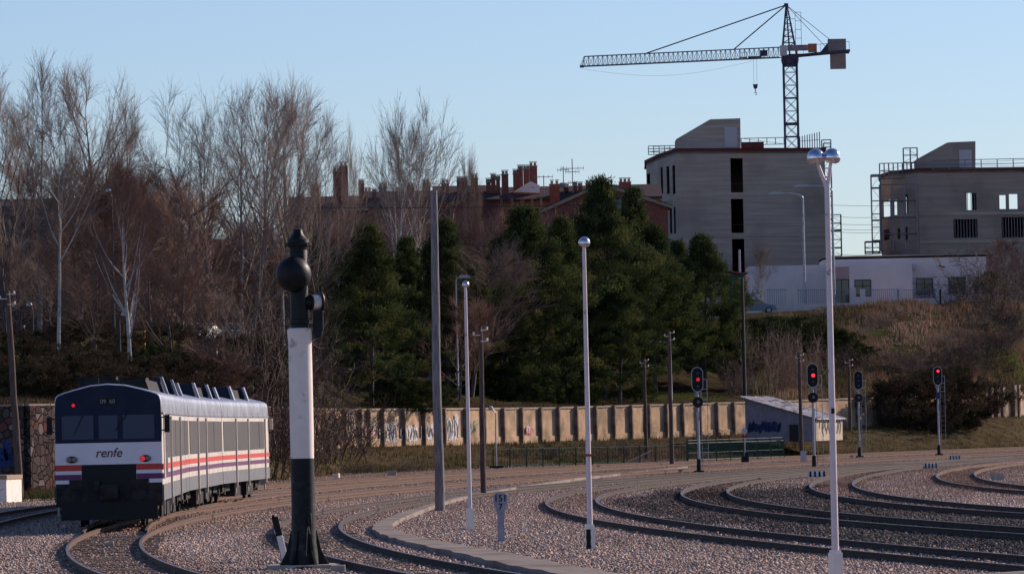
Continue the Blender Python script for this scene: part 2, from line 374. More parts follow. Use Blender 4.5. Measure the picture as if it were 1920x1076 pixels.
# concrete strip (low walkway)
cl = lambda Y: float(np.interp(Y, [60, 98, 101, 108, 122, 135, 145, 152, 158, 170, 190, 215, 240, 280, 340], [7.5, .95, .61, -.3, -1.64, -3.0, -3.76, -4.0, -4.05, -3.85, -3.25, -2.25, -.5, 3.0, 10.5]))
cr = lambda Y: cl(Y) + float(np.interp(Y, [60, 98, 108, 122, 150, 175, 200, 340], [1.0, 1.0, 1.05, .9, .55, .45, .28, .28]))
V = []; Fs = []; Ys = np.arange(62, 340, 1.5); n = len(Ys)
k7 = np.ones(7) / 7
def smo(fn): a = np.array([fn(y) for y in Ys]); p = np.pad(a, 3, mode='edge'); return np.convolve(p, k7, 'valid')
L_, R2 = smo(cl), smo(cr)
for i, Y in enumerate(Ys):
    j = random.uniform(-.03, .03)
    V += [(L_[i] + j, Y, -.05), (L_[i] + j, Y, .135 + j * .4), (R2[i] + j, Y, .135 + j * .4), (R2[i] + j, Y, -.05)]
for i in range(n - 1):
    for k in range(3): Fs.append((4 * i + k, 4 * i + k + 1, 4 * i + 5 + k, 4 * i + 4 + k))
tag(link('path', new_mesh('path', V, Fs, M['strip'])), kind='structure')
mb = MB()
for (xa, ya, xb, yb) in ((1620, 1090, 1925, 1069),):
    a = Gd(xa, ya); b = Gd(xb, yb)
mb.prism([(7.2, 60), (11.2, 60), (9.3, 97.3), (5.6, 92)], -.05, .10, 'z')
tag(mb.build('platform_edge', M['strip']), kind='structure')

# ------------------------------------------------------------------ ballast stones (one countless mass)
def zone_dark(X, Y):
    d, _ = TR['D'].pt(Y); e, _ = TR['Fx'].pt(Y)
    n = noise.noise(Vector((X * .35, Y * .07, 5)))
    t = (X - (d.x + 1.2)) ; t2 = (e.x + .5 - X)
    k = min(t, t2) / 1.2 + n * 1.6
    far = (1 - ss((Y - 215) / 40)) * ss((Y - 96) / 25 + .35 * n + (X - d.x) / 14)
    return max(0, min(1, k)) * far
def stones(N):
    u = rng.uniform(-120, 2040, N); Y = np.where(rng.random(N) < .75, 92 * (505 / 92) ** rng.random(N), rng.uniform(200, 505, N)); X = (u - 960) / F * Y
    e = np.interp(u, UU, EDGE); keep = Y < e + rng.normal(2.5, 2.5, N)
    clv = np.interp(Y, Ys, L_); crv = np.interp(Y, Ys, R2); keep &= ~((X > clv - .02) & (X < crv + .02) & (Y < 330))
    X = X[keep]; Y = Y[keep]; N = len(X)
    s = rng.lognormal(math.log(.0175), .32, N); s = np.clip(s, .010, .05)
    cube = np.array([(a, b, c) for a in (-1, 1) for b in (-1, 1) for c in (-1, 1)], float)
    V = cube[None] * (.65 + .55 * rng.random((N, 8, 3)))
    th = rng.uniform(0, 2 * math.pi, N); ph = rng.uniform(-.7, .7, N)
    c_, s_ = np.cos(th)[:, None], np.sin(th)[:, None]; cp, sp = np.cos(ph)[:, None], np.sin(ph)[:, None]
    x, y, z = V[..., 0], V[..., 1] * rng.uniform(.6, 1.1, (N, 1)), V[..., 2] * rng.uniform(.5, .95, (N, 1))
    x, z = x * cp - z * sp, x * sp + z * cp
    x, y = x * c_ - y * s_, x * s_ + y * c_
    V = np.stack([x, y, z], -1) * s[:, None, None]
    zb = np.array([zt(a, b) for a, b in zip(X, Y)]) if False else np.where(Y > e[keep], .05, 0.0)
    V += np.stack([X, Y, zb + s * .35], -1)[:, None, :]
    f = np.array([(0, 1, 3, 2), (4, 6, 7, 5), (0, 4, 5, 1), (2, 3, 7, 6), (0, 2, 6, 4), (1, 5, 7, 3)])
    Fc = (f[None] + (np.arange(N) * 8)[:, None, None]).reshape(-1)
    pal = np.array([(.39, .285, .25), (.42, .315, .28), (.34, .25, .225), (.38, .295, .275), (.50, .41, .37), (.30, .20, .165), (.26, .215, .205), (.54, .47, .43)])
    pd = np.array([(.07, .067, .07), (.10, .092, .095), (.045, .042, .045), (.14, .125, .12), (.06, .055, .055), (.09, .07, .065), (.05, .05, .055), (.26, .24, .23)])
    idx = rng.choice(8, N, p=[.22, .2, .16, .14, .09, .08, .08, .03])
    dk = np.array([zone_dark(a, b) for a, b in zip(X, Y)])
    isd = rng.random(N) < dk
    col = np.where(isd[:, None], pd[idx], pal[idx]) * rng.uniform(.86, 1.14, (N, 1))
    bro = np.array([noise.noise(Vector((a * .3, b * .05, 9))) for a, b in zip(X, Y)])
    col *= (1 + .45 * bro[:, None] * np.array([1, .9, .85]))
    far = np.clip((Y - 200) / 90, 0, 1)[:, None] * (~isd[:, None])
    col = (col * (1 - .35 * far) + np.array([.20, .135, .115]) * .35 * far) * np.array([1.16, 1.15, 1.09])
    for k_ in TR:
        cx = np.array([TR[k_].pt(y)[0].x for y in np.arange(60, 560, 2.0)]); dd_ = np.abs(X - np.interp(Y, np.arange(60, 560, 2.0), cx))
        w_ = np.clip((1.5 - dd_) / .5, 0, 1)[:, None] * np.clip((Y - 140) / 80, .5, 1)[:, None]
        col = col * (1 - w_ * np.array([.30, .36, .38]))
    me = bpy.data.meshes.new('ballast_gravel'); me.vertices.add(N * 8); me.vertices.foreach_set('co', V.reshape(-1))
    me.loops.add(N * 24); me.loops.foreach_set('vertex_index', Fc)
    me.polygons.add(N * 6); me.polygons.foreach_set('loop_start', np.arange(N * 6) * 4)
    me.update(); me.validate()
    at = me.color_attributes.new('Col', 'FLOAT_COLOR', 'POINT')
    cc = np.ones((N, 8, 4)); cc[..., :3] = col[:, None, :]; at.data.foreach_set('color', cc.reshape(-1))
    me.materials.append(M['stone'])
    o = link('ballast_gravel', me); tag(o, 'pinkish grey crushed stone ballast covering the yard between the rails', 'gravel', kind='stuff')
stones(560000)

# ------------------------------------------------------------------ grass
def blades(name, pts, hs, ws, cols, label, cat='grass'):
    N = len(pts); th = rng.uniform(0, 2 * math.pi, N); ln = rng.uniform(0, .5, N); la = rng.uniform(0, 2 * math.pi, N)
    p = np.array(pts); h = np.array(hs); w_ = np.array(ws)
    d = np.stack([np.cos(th), np.sin(th), np.zeros(N)], -1) * w_[:, None]
    tip = np.stack([np.cos(la) * ln * h, np.sin(la) * ln * h, h], -1)
    V = np.stack([p - d, p + d, p + tip], 1)
    me = bpy.data.meshes.new(name); me.vertices.add(N * 3); me.vertices.foreach_set('co', V.reshape(-1))
    me.loops.add(N * 3); me.loops.foreach_set('vertex_index', np.arange(N * 3)); me.polygons.add(N); me.polygons.foreach_set('loop_start', np.arange(N) * 3)
    me.update(); me.validate()
    at = me.color_attributes.new('Col', 'FLOAT_COLOR', 'POINT'); cc = np.ones((N, 3, 4)); cc[..., :3] = np.array(cols)[:, None, :]; at.data.foreach_set('color', cc.reshape(-1))
    me.materials.append(M['grass']); o = link(name, me); tag(o, label, cat, kind='stuff'); return o
def scatter(n, u0, u1, fn, hfn, cfn, name, label, zoff=-.03, wr=(.01, .03)):
    pts = []; hs = []; ws = []; cs = []
    tries = 0
    while len(pts) < n and tries < n * 6:
        tries += 1
        u = random.uniform(u0, u1); Y = fn(u, random.random())
        if Y is None: continue
        X = (u - 960) / F * Y; h = hfn(X, Y, u)
        if h <= 0: continue
        z = zt(X, Y)
        for _ in range(5):
            dx, dy = random.gauss(0, .18), random.gauss(0, .18)
            pts.append((X + dx, Y + dy, z + zoff)); hs.append(h * random.uniform(.5, 1.2)); ws.append(random.uniform(*wr)); cs.append(cfn(X, Y))
    blades(name, pts, hs, ws, cs, label)
def cpal(pal, X, Y, s=.15):
    n = noise.noise(Vector((X * s, Y * s * .35, 7))) * .9 + random.uniform(-.28, .28) + .5
    k = max(0, min(.999, n)) * (len(pal) - 1); i = int(k); t = k - i
    a, b = pal[i], pal[min(i + 1, len(pal) - 1)]; v = random.uniform(.75, 1.25)
    return tuple((a[q] * (1 - t) + b[q] * t) * v for q in range(3))
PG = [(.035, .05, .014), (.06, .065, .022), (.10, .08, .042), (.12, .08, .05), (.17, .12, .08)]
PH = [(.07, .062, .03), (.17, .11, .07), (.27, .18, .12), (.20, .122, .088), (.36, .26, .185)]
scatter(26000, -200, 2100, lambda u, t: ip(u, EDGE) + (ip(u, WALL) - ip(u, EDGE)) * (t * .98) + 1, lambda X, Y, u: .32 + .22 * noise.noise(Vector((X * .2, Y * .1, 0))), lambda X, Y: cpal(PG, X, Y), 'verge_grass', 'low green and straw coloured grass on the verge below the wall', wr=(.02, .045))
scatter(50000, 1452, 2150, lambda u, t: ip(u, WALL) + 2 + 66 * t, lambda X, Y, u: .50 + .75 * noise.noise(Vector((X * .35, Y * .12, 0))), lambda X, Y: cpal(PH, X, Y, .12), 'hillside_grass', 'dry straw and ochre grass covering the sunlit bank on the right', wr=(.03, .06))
scatter(16000, -200, 1400, lambda u, t: ip(u, WALL) + .5 + 60 * t * t, lambda X, Y, u: .22 + .2 * noise.noise(Vector((X * .2, Y * .1, 0))), lambda X, Y: cpal([(.03, .036, .013), (.045, .044, .018), (.075, .05, .032), (.06, .04, .027)], X, Y), 'park_grass', 'sparse grass and litter on the shaded slope above the wall', wr=(.02, .05))  # grass colours darkened with the slope for the tree shade
def gfar(u, t):
    Y = 190 + 150 * t
    X = (u - 960) / F * Y
    if X < TR['Fx'].pt(Y)[0].x - .5: return None
    return Y
scatter(6500, 1500, 2000, gfar, lambda X, Y, u: .16 + .12 * noise.noise(Vector((X * .4, Y * .06, 2))), lambda X, Y: cpal([(.26, .17, .13), (.20, .13, .10), (.15, .105, .07)], X, Y), 'track_weeds', 'low dry weeds between the right hand tracks', wr=(.008, .02))
def bases(u, t):
    c = random.choice([(1107, 124, .9), (940, 134, .5), (570, 111, .9), (1125, 121, 1.3), (1090, 122, 1.2), (1230, 112, 2), (1400, 117, 2), (860, 107, 1.5)])
    return c[1] + random.gauss(0, 1.2)
scatter(450, 500, 1500, bases, lambda X, Y, u: .10, lambda X, Y: cpal([(.2, .15, .09), (.14, .10, .06)], X, Y), 'yard_weeds', 'thin dry weeds growing through the ballast near the posts', wr=(.004, .008))

# ------------------------------------------------------------------ foliage generators
def limb(mb, p, d, L, r, seg, up=.0, wob=.12, r_end=.45, n=5):
    """tapered bent limb; returns list of (pos,dir,radius)"""
    out = []; q = Vector(p); d = Vector(d).normalized(); st = L / seg
    rr = r
    for i in range(seg):
        d = (d + Vector((random.gauss(0, wob), random.gauss(0, wob), random.gauss(0, wob) * .6 + up))).normalized()
        q2 = q + d * st; r2 = r * (1 - (1 - r_end) * (i + 1) / seg)
        mb.tube(q, q2, rr, r2, n, False); out.append((q2, d.copy(), r2)); q = q2; rr = r2
    return out
def side_dir(d, ang, az):
    p = d.orthogonal().normalized(); q = d.cross(p)
    return (d * math.cos(ang) + (p * math.cos(az) + q * math.sin(az)) * math.sin(ang)).normalized()
def bare_tree(H, spread, fork, seed, nl=15, nb=8, ntw=7, nst=3, up=.05, r0=.20, tw=.016, stems=1):
    random.seed(seed); tr = MB(); cr = MB()
    for s_ in range(stems):
        base = Vector(((s_ - (stems - 1) / 2) * .5, random.gauss(0, .25) * (stems > 1), -.4))
        d0 = Vector(((s_ - (stems - 1) / 2) * .26 + random.gauss(0, .05), random.gauss(0, .05 + .15 * (stems > 1)), 1))
        T = limb(tr, base, d0, H * .82, r0, 14, .05, .03, .12, 8)
        ns = len(T)
        for k in range(nl):
            t = fork + (1 - fork) * (k + random.random() * .8) / nl; i = min(ns - 1, int(t * ns))
            q, d, r = T[i]; rem = 1 - i / ns
            L = H * (.15 + .50 * rem) * random.uniform(.8, 1.1) * (0.72 + .5 * spread)
            dd = side_dir(d, R(random.uniform(30, 62)), random.uniform(0, 6.28))
            if dd.z < .2: dd.z = .25; dd.normalize()
            B = limb(tr, q, dd, L, max(.035, r * .6), 8, .10, .045, .22, 5)
            for b in range(nb):
                ib = min(len(B) - 1, int((.15 + .85 * (b + random.random()) / nb) * len(B)))
                q2, d2, r2 = B[ib]; dd2 = side_dir(d2, R(random.uniform(18, 38)), random.uniform(0, 6.28))
                C = limb(cr, q2, dd2, L * random.uniform(.14, .34) * (1.15 - ib / len(B) * .3), max(.013, r2 * .6), 4, up * .7, .055, .35, 3)
                for c in range(ntw):
                    q3, d3, r3 = random.choice(C); dd3 = side_dir(d3, R(random.uniform(12, 34)), random.uniform(0, 6.28))
                    E_ = limb(cr, q3, dd3, random.uniform(.6, 1.5) * H / 17, tw * .72, 2, up * .4, .06, .6, 3)
                    for e in range(nst):
                        q4, d4, r4 = random.choice(E_); cr.tube(q4, q4 + side_dir(d4, R(random.uniform(12, 32)), random.uniform(0, 6.28)) * random.uniform(.35, .9), tw * .5, tw * .3, 3, False)
    return tr, cr
def bush(H, W, seed, n=26, tw=.014, nb=9, ntw=5):
    random.seed(seed); cr = MB()
    for k in range(n):
        a = random.uniform(0, 6.28); rad = abs(random.gauss(0, W * .3)); q = Vector((rad * math.cos(a), rad * math.sin(a), -.1))
        d = Vector((math.cos(a) * random.uniform(.1, .7), math.sin(a) * random.uniform(.1, .7), 1))
        B = limb(cr, q, d, H * random.uniform(.6, 1), .03, 5, .0, .16, .3, 4)
        for b in range(nb):
            q2, d2, r2 = random.choice(B); C = limb(cr, q2, side_dir(d2, R(random.uniform(20, 65)), random.uniform(0, 6.28)), H * random.uniform(.18, .4), tw, 2, .02, .2, .6, 3)
            for c in range(ntw):
                q3, d3, r3 = random.choice(C); cr.tube(q3, q3 + side_dir(d3, R(random.uniform(20, 60)), random.uniform(0, 6.28)) * random.uniform(.2, .55) * H / 4, tw * .7, tw * .4, 3, False)
    return cr
def leaf_crown(H, W, seed, z0=.12, clumps=330, per=85, shape='cone', size=.30, cols=None, tilt=.25):
    rg = np.random.default_rng(seed)
    lob = [(rg.uniform(0, 6.28), rg.uniform(.1, .95), rg.uniform(.12, .3)) for _ in range(16)]
    C = []; D = []
    for _ in range(clumps):
        t = rg.random() ** .85; a = rg.uniform(0, 6.28)
        if shape == 'cone': pr = (1 - t) ** .74 * min(1, .5 + t * 3.5)
        else: pr = math.sqrt(max(0, 1 - (t * 1.7 - .75) ** 2)) if abs(t * 1.7 - .75) < 1 else .1
        for (la, lt, ls) in lob:
            dd = math.cos(a - la); pr *= 1 + ls * max(0, dd) * math.exp(-((t - lt) / .12) ** 2) * 1.6
        pr *= rg.uniform(.8, 1.12)
        q = rg.random() ** .45; r = W / 2 * pr * q * .95
        C.append((r * math.cos(a), r * math.sin(a), H * (z0 + (1 - z0) * t) - .3 * q * W * .12)); D.append((math.cos(a), math.sin(a), tilt + t * .8))
    C = np.array(C); D = np.array(D); D /= np.linalg.norm(D, axis=1)[:, None]
    n = clumps * per; ci = np.repeat(np.arange(clumps), per); rad = rg.uniform(.55, 1.0, clumps)[ci] * W * .095
    off = rg.normal(0, .5, (n, 3)); off /= np.maximum(.35, np.linalg.norm(off, axis=1))[:, None]; off *= (rg.random((n, 1)) ** .4)
    off[:, 2] *= .7
    p = C[ci] + off * rad[:, None] + D[ci] * (rg.random((n, 1)) * rad[:, None] * .8)
    dr = D[ci] * .9 + rg.normal(0, .55, (n, 3)) + np.array([0, 0, .25]); dr /= np.linalg.norm(dr, axis=1)[:, None]
    sd_ = np.cross(dr, rg.normal(0, 1, (n, 3))); sd_ /= np.maximum(1e-3, np.linalg.norm(sd_, axis=1))[:, None]
    L = rg.uniform(.6, 1.3, (n, 1)) * size; Wd = L * .17
    V = np.stack([p - sd_ * Wd, p + sd_ * Wd, p + dr * L], 1)
    cols = cols or [(.055, .075, .028), (.085, .105, .035), (.035, .052, .024), (.12, .125, .045)]
    cl_ = np.array(cols)[rg.choice(len(cols), clumps, p=[.4, .3, .2, .1])][ci] * rg.uniform(.65, 1.2, clumps)[ci][:, None] * rg.uniform(.75, 1.25, (n, 1))
    me = bpy.data.meshes.new('crown'); me.vertices.add(n * 3); me.vertices.foreach_set('co', V.reshape(-1))
    me.loops.add(n * 3); me.loops.foreach_set('vertex_index', np.arange(n * 3)); me.polygons.add(n); me.polygons.foreach_set('loop_start', np.arange(n) * 3)
    me.update(); me.validate()
    at = me.color_attributes.new('Col', 'FLOAT_COLOR', 'POINT'); cc = np.ones((n, 3, 4)); cc[..., :3] = cl_[:, None, :]; at.data.foreach_set('color', cc.reshape(-1))
    me.materials.append(M['needles']); return me

# meshes
BT = {}
specs = {'tall': (18, .30, .20, 1, 21, 9, 6, 3, .035, .24, .0135, 1), 'tall2': (18, .40, .18, 5, 21, 9, 6, 3, .03, .26, .0135, 1),
         'vase': (18, .55, .10, 2, 13, 9, 6, 3, .04, .20, .0135, 3), 'fan': (15, .50, .22, 3, 20, 9, 7, 3, .03, .19, .0135, 1), 'birch': (14, .40, .22, 4, 18, 9, 8, 3, .03, .27, .014, 1),
         'birchtall': (16, .40, .42, 14, 15, 10, 8, 3, .03, .25, .014, 1),
         'small': (10, .5, .20, 6, 14, 9, 8, 3, .03, .12, .015, 1), 'small2': (10, .6, .16, 8, 15, 9, 8, 3, .03, .13, .015, 1)}
for k, a in specs.items():
    t_, c_ = bare_tree(*a)
    vv = np.array(c_.v); (k, round(float(np.percentile(vv[:, 2], 99.6)), 1), round(float(np.percentile(np.hypot(vv[:, 0], vv[:, 1]), 96)) * 2, 1)); BT[k] = (new_mesh('trunk', t_.v, t_.f, None, True), new_mesh('crown', c_.v, c_.f, None), float(np.percentile(vv[:, 2], 99.6)), float(np.percentile(np.hypot(vv[:, 0], vv[:, 1]), 96)) * 2)
def with_mat(me, m):
    key = (me.name, m.name)
    if key not in WM: q = me.copy(); q.materials.clear(); q.materials.append(m); WM[key] = q
    return WM[key]
WM = {}
def place_bare(kind, px, Y, topy, label, tm='bark', cm='twig', wf=1.0, rz=0, zb=None, group='bare winter trees in the park', name='bare_tree'):
    X = (px - 960) / F * Y; X = P(px, 600, Y).x
    z = zt(X, Y) if zb is None else zb; top = P(px, topy, Y).z; h = top - z
    t = thing(name, label, 'tree', (X, Y, z), rz, group); s = h / BT[kind][2]; sw = wf * Y / F / BT[kind][3] if wf > 5 else s * wf
    t.scale = (sw, sw, s)
    link('trunk', with_mat(BT[kind][0], M[tm]), t); link('crown', with_mat(BT[kind][1], M[cm]), t)
    return t
# large bare trees: kind, px at mid height, depth, top y, ...
place_bare('birchtall', 109, 298, 200, 'bare tree with a thick white trunk above the left end of the train', 'birch', 'twig', 170, .4)
place_bare('birch', 243, 294, 300, 'bare tree with a forked white trunk above the middle of the train roof', 'birch', 'twigred', 150, 2.6)
place_bare('tall', 72, 345, 108, 'tallest bare tree at the far left with a broad grey crown', 'palebark', 'twiggrey', 270, 1.0)
place_bare('tall2', 178, 352, 118, 'tall dark stemmed bare tree behind the white forked trunk', 'bark', 'twig', 260, 2.2)
place_bare('tall', 10, 330, 118, 'bare tree cut by the left edge of the picture', 'bark', 'twiggrey', 230, 4.0)
place_bare('tall2', 236, 372, 190, 'slender bare tree leaning out right of the far left group', 'bark', 'twig', 110, 5.0)
place_bare('vase', 455, 392, 158, 'very wide vase shaped bare tree behind the train tail', 'palebark', 'twiggrey', 400, .3)
place_bare('vase', 548, 402, 150, 'broad bare tree rising behind the iron water crane', 'bark', 'twiggrey', 320, 2.1)
place_bare('tall', 610, 415, 205, 'bare tree on the right flank of the broad one behind the water crane', 'bark', 'twiggrey', 150, 1.3)
place_bare('tall2', 500, 410, 165, 'dense bare tree between the two widest crowns', 'bark', 'twiggrey', 260, 5.3)
place_bare('tall', 392, 405, 195, 'thin bare tree on the left flank of the wide vase shaped one', 'bark', 'twiggrey', 200, 3.3)
place_bare('fan', 734, 432, 200, 'bare pale stemmed tree left of the thick timber pole', 'birch', 'twiggrey', 190, .8)
place_bare('fan', 806, 438, 192, 'bare fan crowned tree directly behind the thick timber pole', 'birch', 'twiggrey', 225, 2.9)
place_bare('fan', 655, 445, 235, 'small sparse bare tree between the two wide crowns', 'bark', 'twig', 80, 1.9)
place_bare('small2', 885, 450, 285, 'sparse bare tree leaning right in front of the brick chimneys', 'bark', 'twig', 60, 4.4)
# brown under-storey
fill = [(20, 320, 430), (150, 318, 420), (290, 322, 395), (335, 340, 330), (60, 370, 380), (120, 380, 350), (200, 385, 360), (260, 380, 330), (310, 390, 350), (360, 395, 400), (420, 420, 400), (470, 430, 420), (530, 435, 410), (580, 440, 390), (630, 445, 400), (700, 450, 400), (760, 450, 410), (850, 455, 380), (900, 450, 390), (930, 455, 400), (880, 430, 440), (500, 400, 470), (330, 310, 470), (180, 300, 500), (390, 350, 500), (440, 360, 510), (960, 465, 380), (1010, 470, 395),
        (30, 345, 300), (140, 350, 290), (215, 350, 300), (280, 352, 420), (100, 330, 480), (345, 385, 300), (540, 455, 430), (610, 460, 430), (670, 462, 430), (830, 465, 410), (920, 470, 430)]
adj = ['dense', 'low', 'slender', 'leaning', 'tangled', 'broad']
def where(px):
    for lim, s in ((60, 'at the far left'), (140, 'around the white trunked tree'), (230, 'above the train cab'), (320, 'above the train roof'), (400, 'near the parked cars'), (500, 'left of the water crane'), (600, 'behind the water crane'), (700, 'right of the water crane'), (800, 'left of the thick timber pole'), (870, 'right of the thick timber pole'), (2000, 'below the brick chimneys')):
        if px <= lim: return s
ORD = ['leftmost', 'second', 'third', 'fourth', 'fifth', 'sixth', 'seventh', 'eighth', 'ninth', 'tenth', 'eleventh', 'twelfth', 'thirteenth', 'fourteenth', 'fifteenth', 'sixteenth', 'seventeenth', 'eighteenth', 'nineteenth']
def order_labels(items, ys):
    rows = {}
    for i, it in enumerate(items): rows.setdefault(sum(it[1] > y for y in ys), []).append(i)
    out = {}
    for r_, idx in rows.items():
        nme = (['front', 'rear'] if len(ys) == 1 else ['front', 'middle', 'rear'])[r_]
        for k_, i in enumerate(sorted(idx, key=lambda j: items[j][0])): out[i] = '%s from the left in the %s row' % (ORD[k_], nme) if k_ else 'leftmost in the %s row' % nme
    return out
FL = order_labels(fill, (350, 420))
for i, (px, Y, ty) in enumerate(fill):
    place_bare(('small', 'small2', 'fan')[i % 3], px, Y, ty, 'reddish brown bare thicket tree, %s' % FL[i], 'bark', 'twigred' if i % 4 else 'twig', 1.15 + .1 * (i % 3), i * 1.3, group='reddish bare trees of the park thicket')
place_bare('small', 1432, 548, 455, 'thin bare sapling beside the silver car', 'birch', 'twiggrey', .6, 1, group='saplings on the bank')
place_bare('small2', 1885, 565, 445, 'brown bare tree at the right end of the pale building', 'bark', 'twigred', 1.2, 1, group='saplings on the bank')
place_bare('small', 1925, 560, 450, 'brown bare tree cut by the right edge above the bank', 'bark', 'twigred', 1.2, 3, group='saplings on the bank')
place_bare('small', 858, 424, 560, 'small bare tree standing on the wall top right of the thick timber pole', 'bark', 'twigred', 1.3, 2, group='saplings on the bank', zb=4.2)
place_bare('small2', 365, 282, 640, 'small bare sapling just behind the train roof', 'palebark', 'twigred', 1.3, 5, group='saplings on the bank')

BU = [new_mesh('branches', b.v, b.f, None) for b in (bush(4, 4, 11), bush(4, 5, 12), bush(4, 3.5, 13, 30))]
def place_bush(px, Y, h, wf, mi, mat, label, rz=0, group='bare thorny bushes', zo=0):
    X = P(px, 700, Y).x; z = zt(X, Y)
    o = link('bush', with_mat(BU[mi], M[mat]), None, (X, Y, z - .1 + zo), rz); o.scale = (h / 4 * wf, h / 4 * wf, h / 4)
    tag(o, label, 'bush', group); return o
M['twigbrown'] = nm('brown thicket twigs', (.085, .058, .046), (.14, .10, .08), .6, .9)
bs = [(545, 340, 5.5, .9), (586, 352, 5.4, .6), (612, 366, 3.8, .5), (520, 330, 6.5, .8), (570, 335, 4.0, .9), (500, 315, 5.5, .8), (480, 325, 7, .8), (560, 372, 7.5, .6)]
BL1 = order_labels(bs, (341, 365))
for i, (px, Y, h, wf) in enumerate(bs):
    place_bush(px, Y, h, wf, i % 3, 'twigbrown', 'brown bush behind the water crane, ' + BL1[i], i)
bs2 = [(1590, 500, 2.2, 1), (1640, 497, 2.4, 1.1), (1700, 497, 2.5, 1.1), (1740, 503, 2.6, 1.1), (1800, 512, 2.8, 1.1), (1850, 520, 3.4, 1.1), (1770, 512, 2.6, 1.2), (1690, 505, 2.2, 1.1), (1840, 512, 3, 1), (1900, 528, 3.2, 1), (1560, 492, 3, .9), (1880, 548, 5.5, 1.2), (1920, 540, 5.5, 1.1), (1855, 565, 4.5, 1.1), (1910, 575, 5, 1.1), (1815, 545, 3, 1.3), (1740, 558, 2.2, 1), (1795, 490, 2.6, 1.2), (1720, 484, 2.4, 1.2), (1660, 480, 2.2, 1.1)]
BL2 = order_labels(bs2, (502, 530))
for i, (px, Y, h, wf) in enumerate(bs2):
    place_bush(px, Y, h, wf, i % 3, 'twigbrown', 'dark bramble bush right of the hut, ' + BL2[i], i * 1.7, 'dark bramble bushes at the foot of the bank')
tb = [(1470 + 37 * i, 516 + (i * 7) % 26, .8 + .3 * (i % 3)) for i in range(12)]
for i, (px, Y, h) in enumerate(tb):
    place_bush(px, Y, h, 1.5, i % 3, 'twig', 'low straw coloured scrub on the grassy bank, %s' % order_labels(tb, (528,))[i], i, 'dry scrub on the grassy bank')
for i, (px, Y, h) in enumerate([(1395, 468, 5), (1425, 470, 6), (1450, 474, 5), (1480, 476, 5.4), (1515, 480, 5), (1375, 464, 3)]):
    place_bush(px, Y, h, .5, i % 3, 'twig', 'thin straw coloured bush of upright stems behind the hut roof, %s' % ('left end', 'tallest', 'second tallest', 'middle', 'right end', 'shortest and leftmost')[i], i, 'upright bare bushes behind the hut')
for i, (px, Y, h) in enumerate([(690, 352, .8), (745, 355, .7), (770, 362, .8), (1030, 400, 1.2), (1140, 405, 1.6), (1185, 409, 1.4), (1290, 413, 1.5), (1330, 430, 1.6), (1475, 440, 1.3), (1555, 455, 1.4), (960, 398, .9), (660, 350, .8)]):
    place_bush(px, Y, h, 1.6, i % 3, 'twigbrown', 'brown weed bush on the verge %s' % (['left of the thick timber pole', 'at the left of the wall foot', 'just left of the thick timber pole', 'left of the middle lamp post', 'right of the middle lamp post', 'in front of the far timber pole', 'between two thin timber poles', 'behind the first signal', 'right of the green railing end', 'at the hut corner', 'at the left end of the green railing', 'farthest left by the white stone'][i]), i, 'weed bushes on the verge')

hb = [(px, 352 + (i % 3) * 14, 2.6 + (i % 4) * .5) for i, px in enumerate([p_ for p_ in range(-60, 640, 30) if not 330 < p_ < 455])]
HL = order_labels(hb, ()) if False else None
for i, (px, Y, h) in enumerate(hb):
    place_bush(px, Y, h, 1.5, i % 3, 'twigbrown', 'brown hedge bush at the back of the park, %s from the left' % (ORD + ['twentieth', 'twenty-first', 'twenty-second', 'twenty-third', 'twenty-fourth'])[i], i * .8, 'hedge at the back of the park')
PC = [(.074, .097, .038), (.115, .135, .047), (.036, .050, .026), (.18, .175, .062)]
PN = [(leaf_crown(15, 7.5, 21, clumps=430, per=115, size=.25, cols=PC, tilt=.5), 15, 7.2), (leaf_crown(15, 6.6, 22, clumps=400, per=115, size=.25, cols=PC, tilt=.5), 15, 6.2), (leaf_crown(15, 8.6, 23, clumps=500, per=115, size=.25, cols=PC, tilt=.5), 15, 8.1)]
ptr = MB(); limb(ptr, (0, 0, -.5), (0, 0, 1), 14.5, .2, 8, .03, .02, .15, 8)
random.seed(3)
for k in range(26):
    z = 1.8 + k * .45; a = random.uniform(0, 6.28); limb(ptr, (0, 0, z), (math.cos(a), math.sin(a), .35), 2.9 * (1 - z / 17), .05, 3, .05, .1, .3, 4)
PTR = new_mesh('trunk', ptr.v, ptr.f, M['bark'], True)
def pine(px, Y, topy, wpx, vi, label, rz=0, basey=None, group='dark pines above the retaining wall'):
    X = P(px, 650, Y).x; z = zt(X, Y); top = P(px, topy, Y).z; h = top - z
    t = thing('pine_tree', label, 'tree', (X, Y, z), rz, group); me, H0, W0 = PN[vi]
    s = h / H0; sw = 1.06 * wpx * Y / F / W0; t.scale = (sw, sw, s); link('trunk', PTR, t); link('crown', me, t)
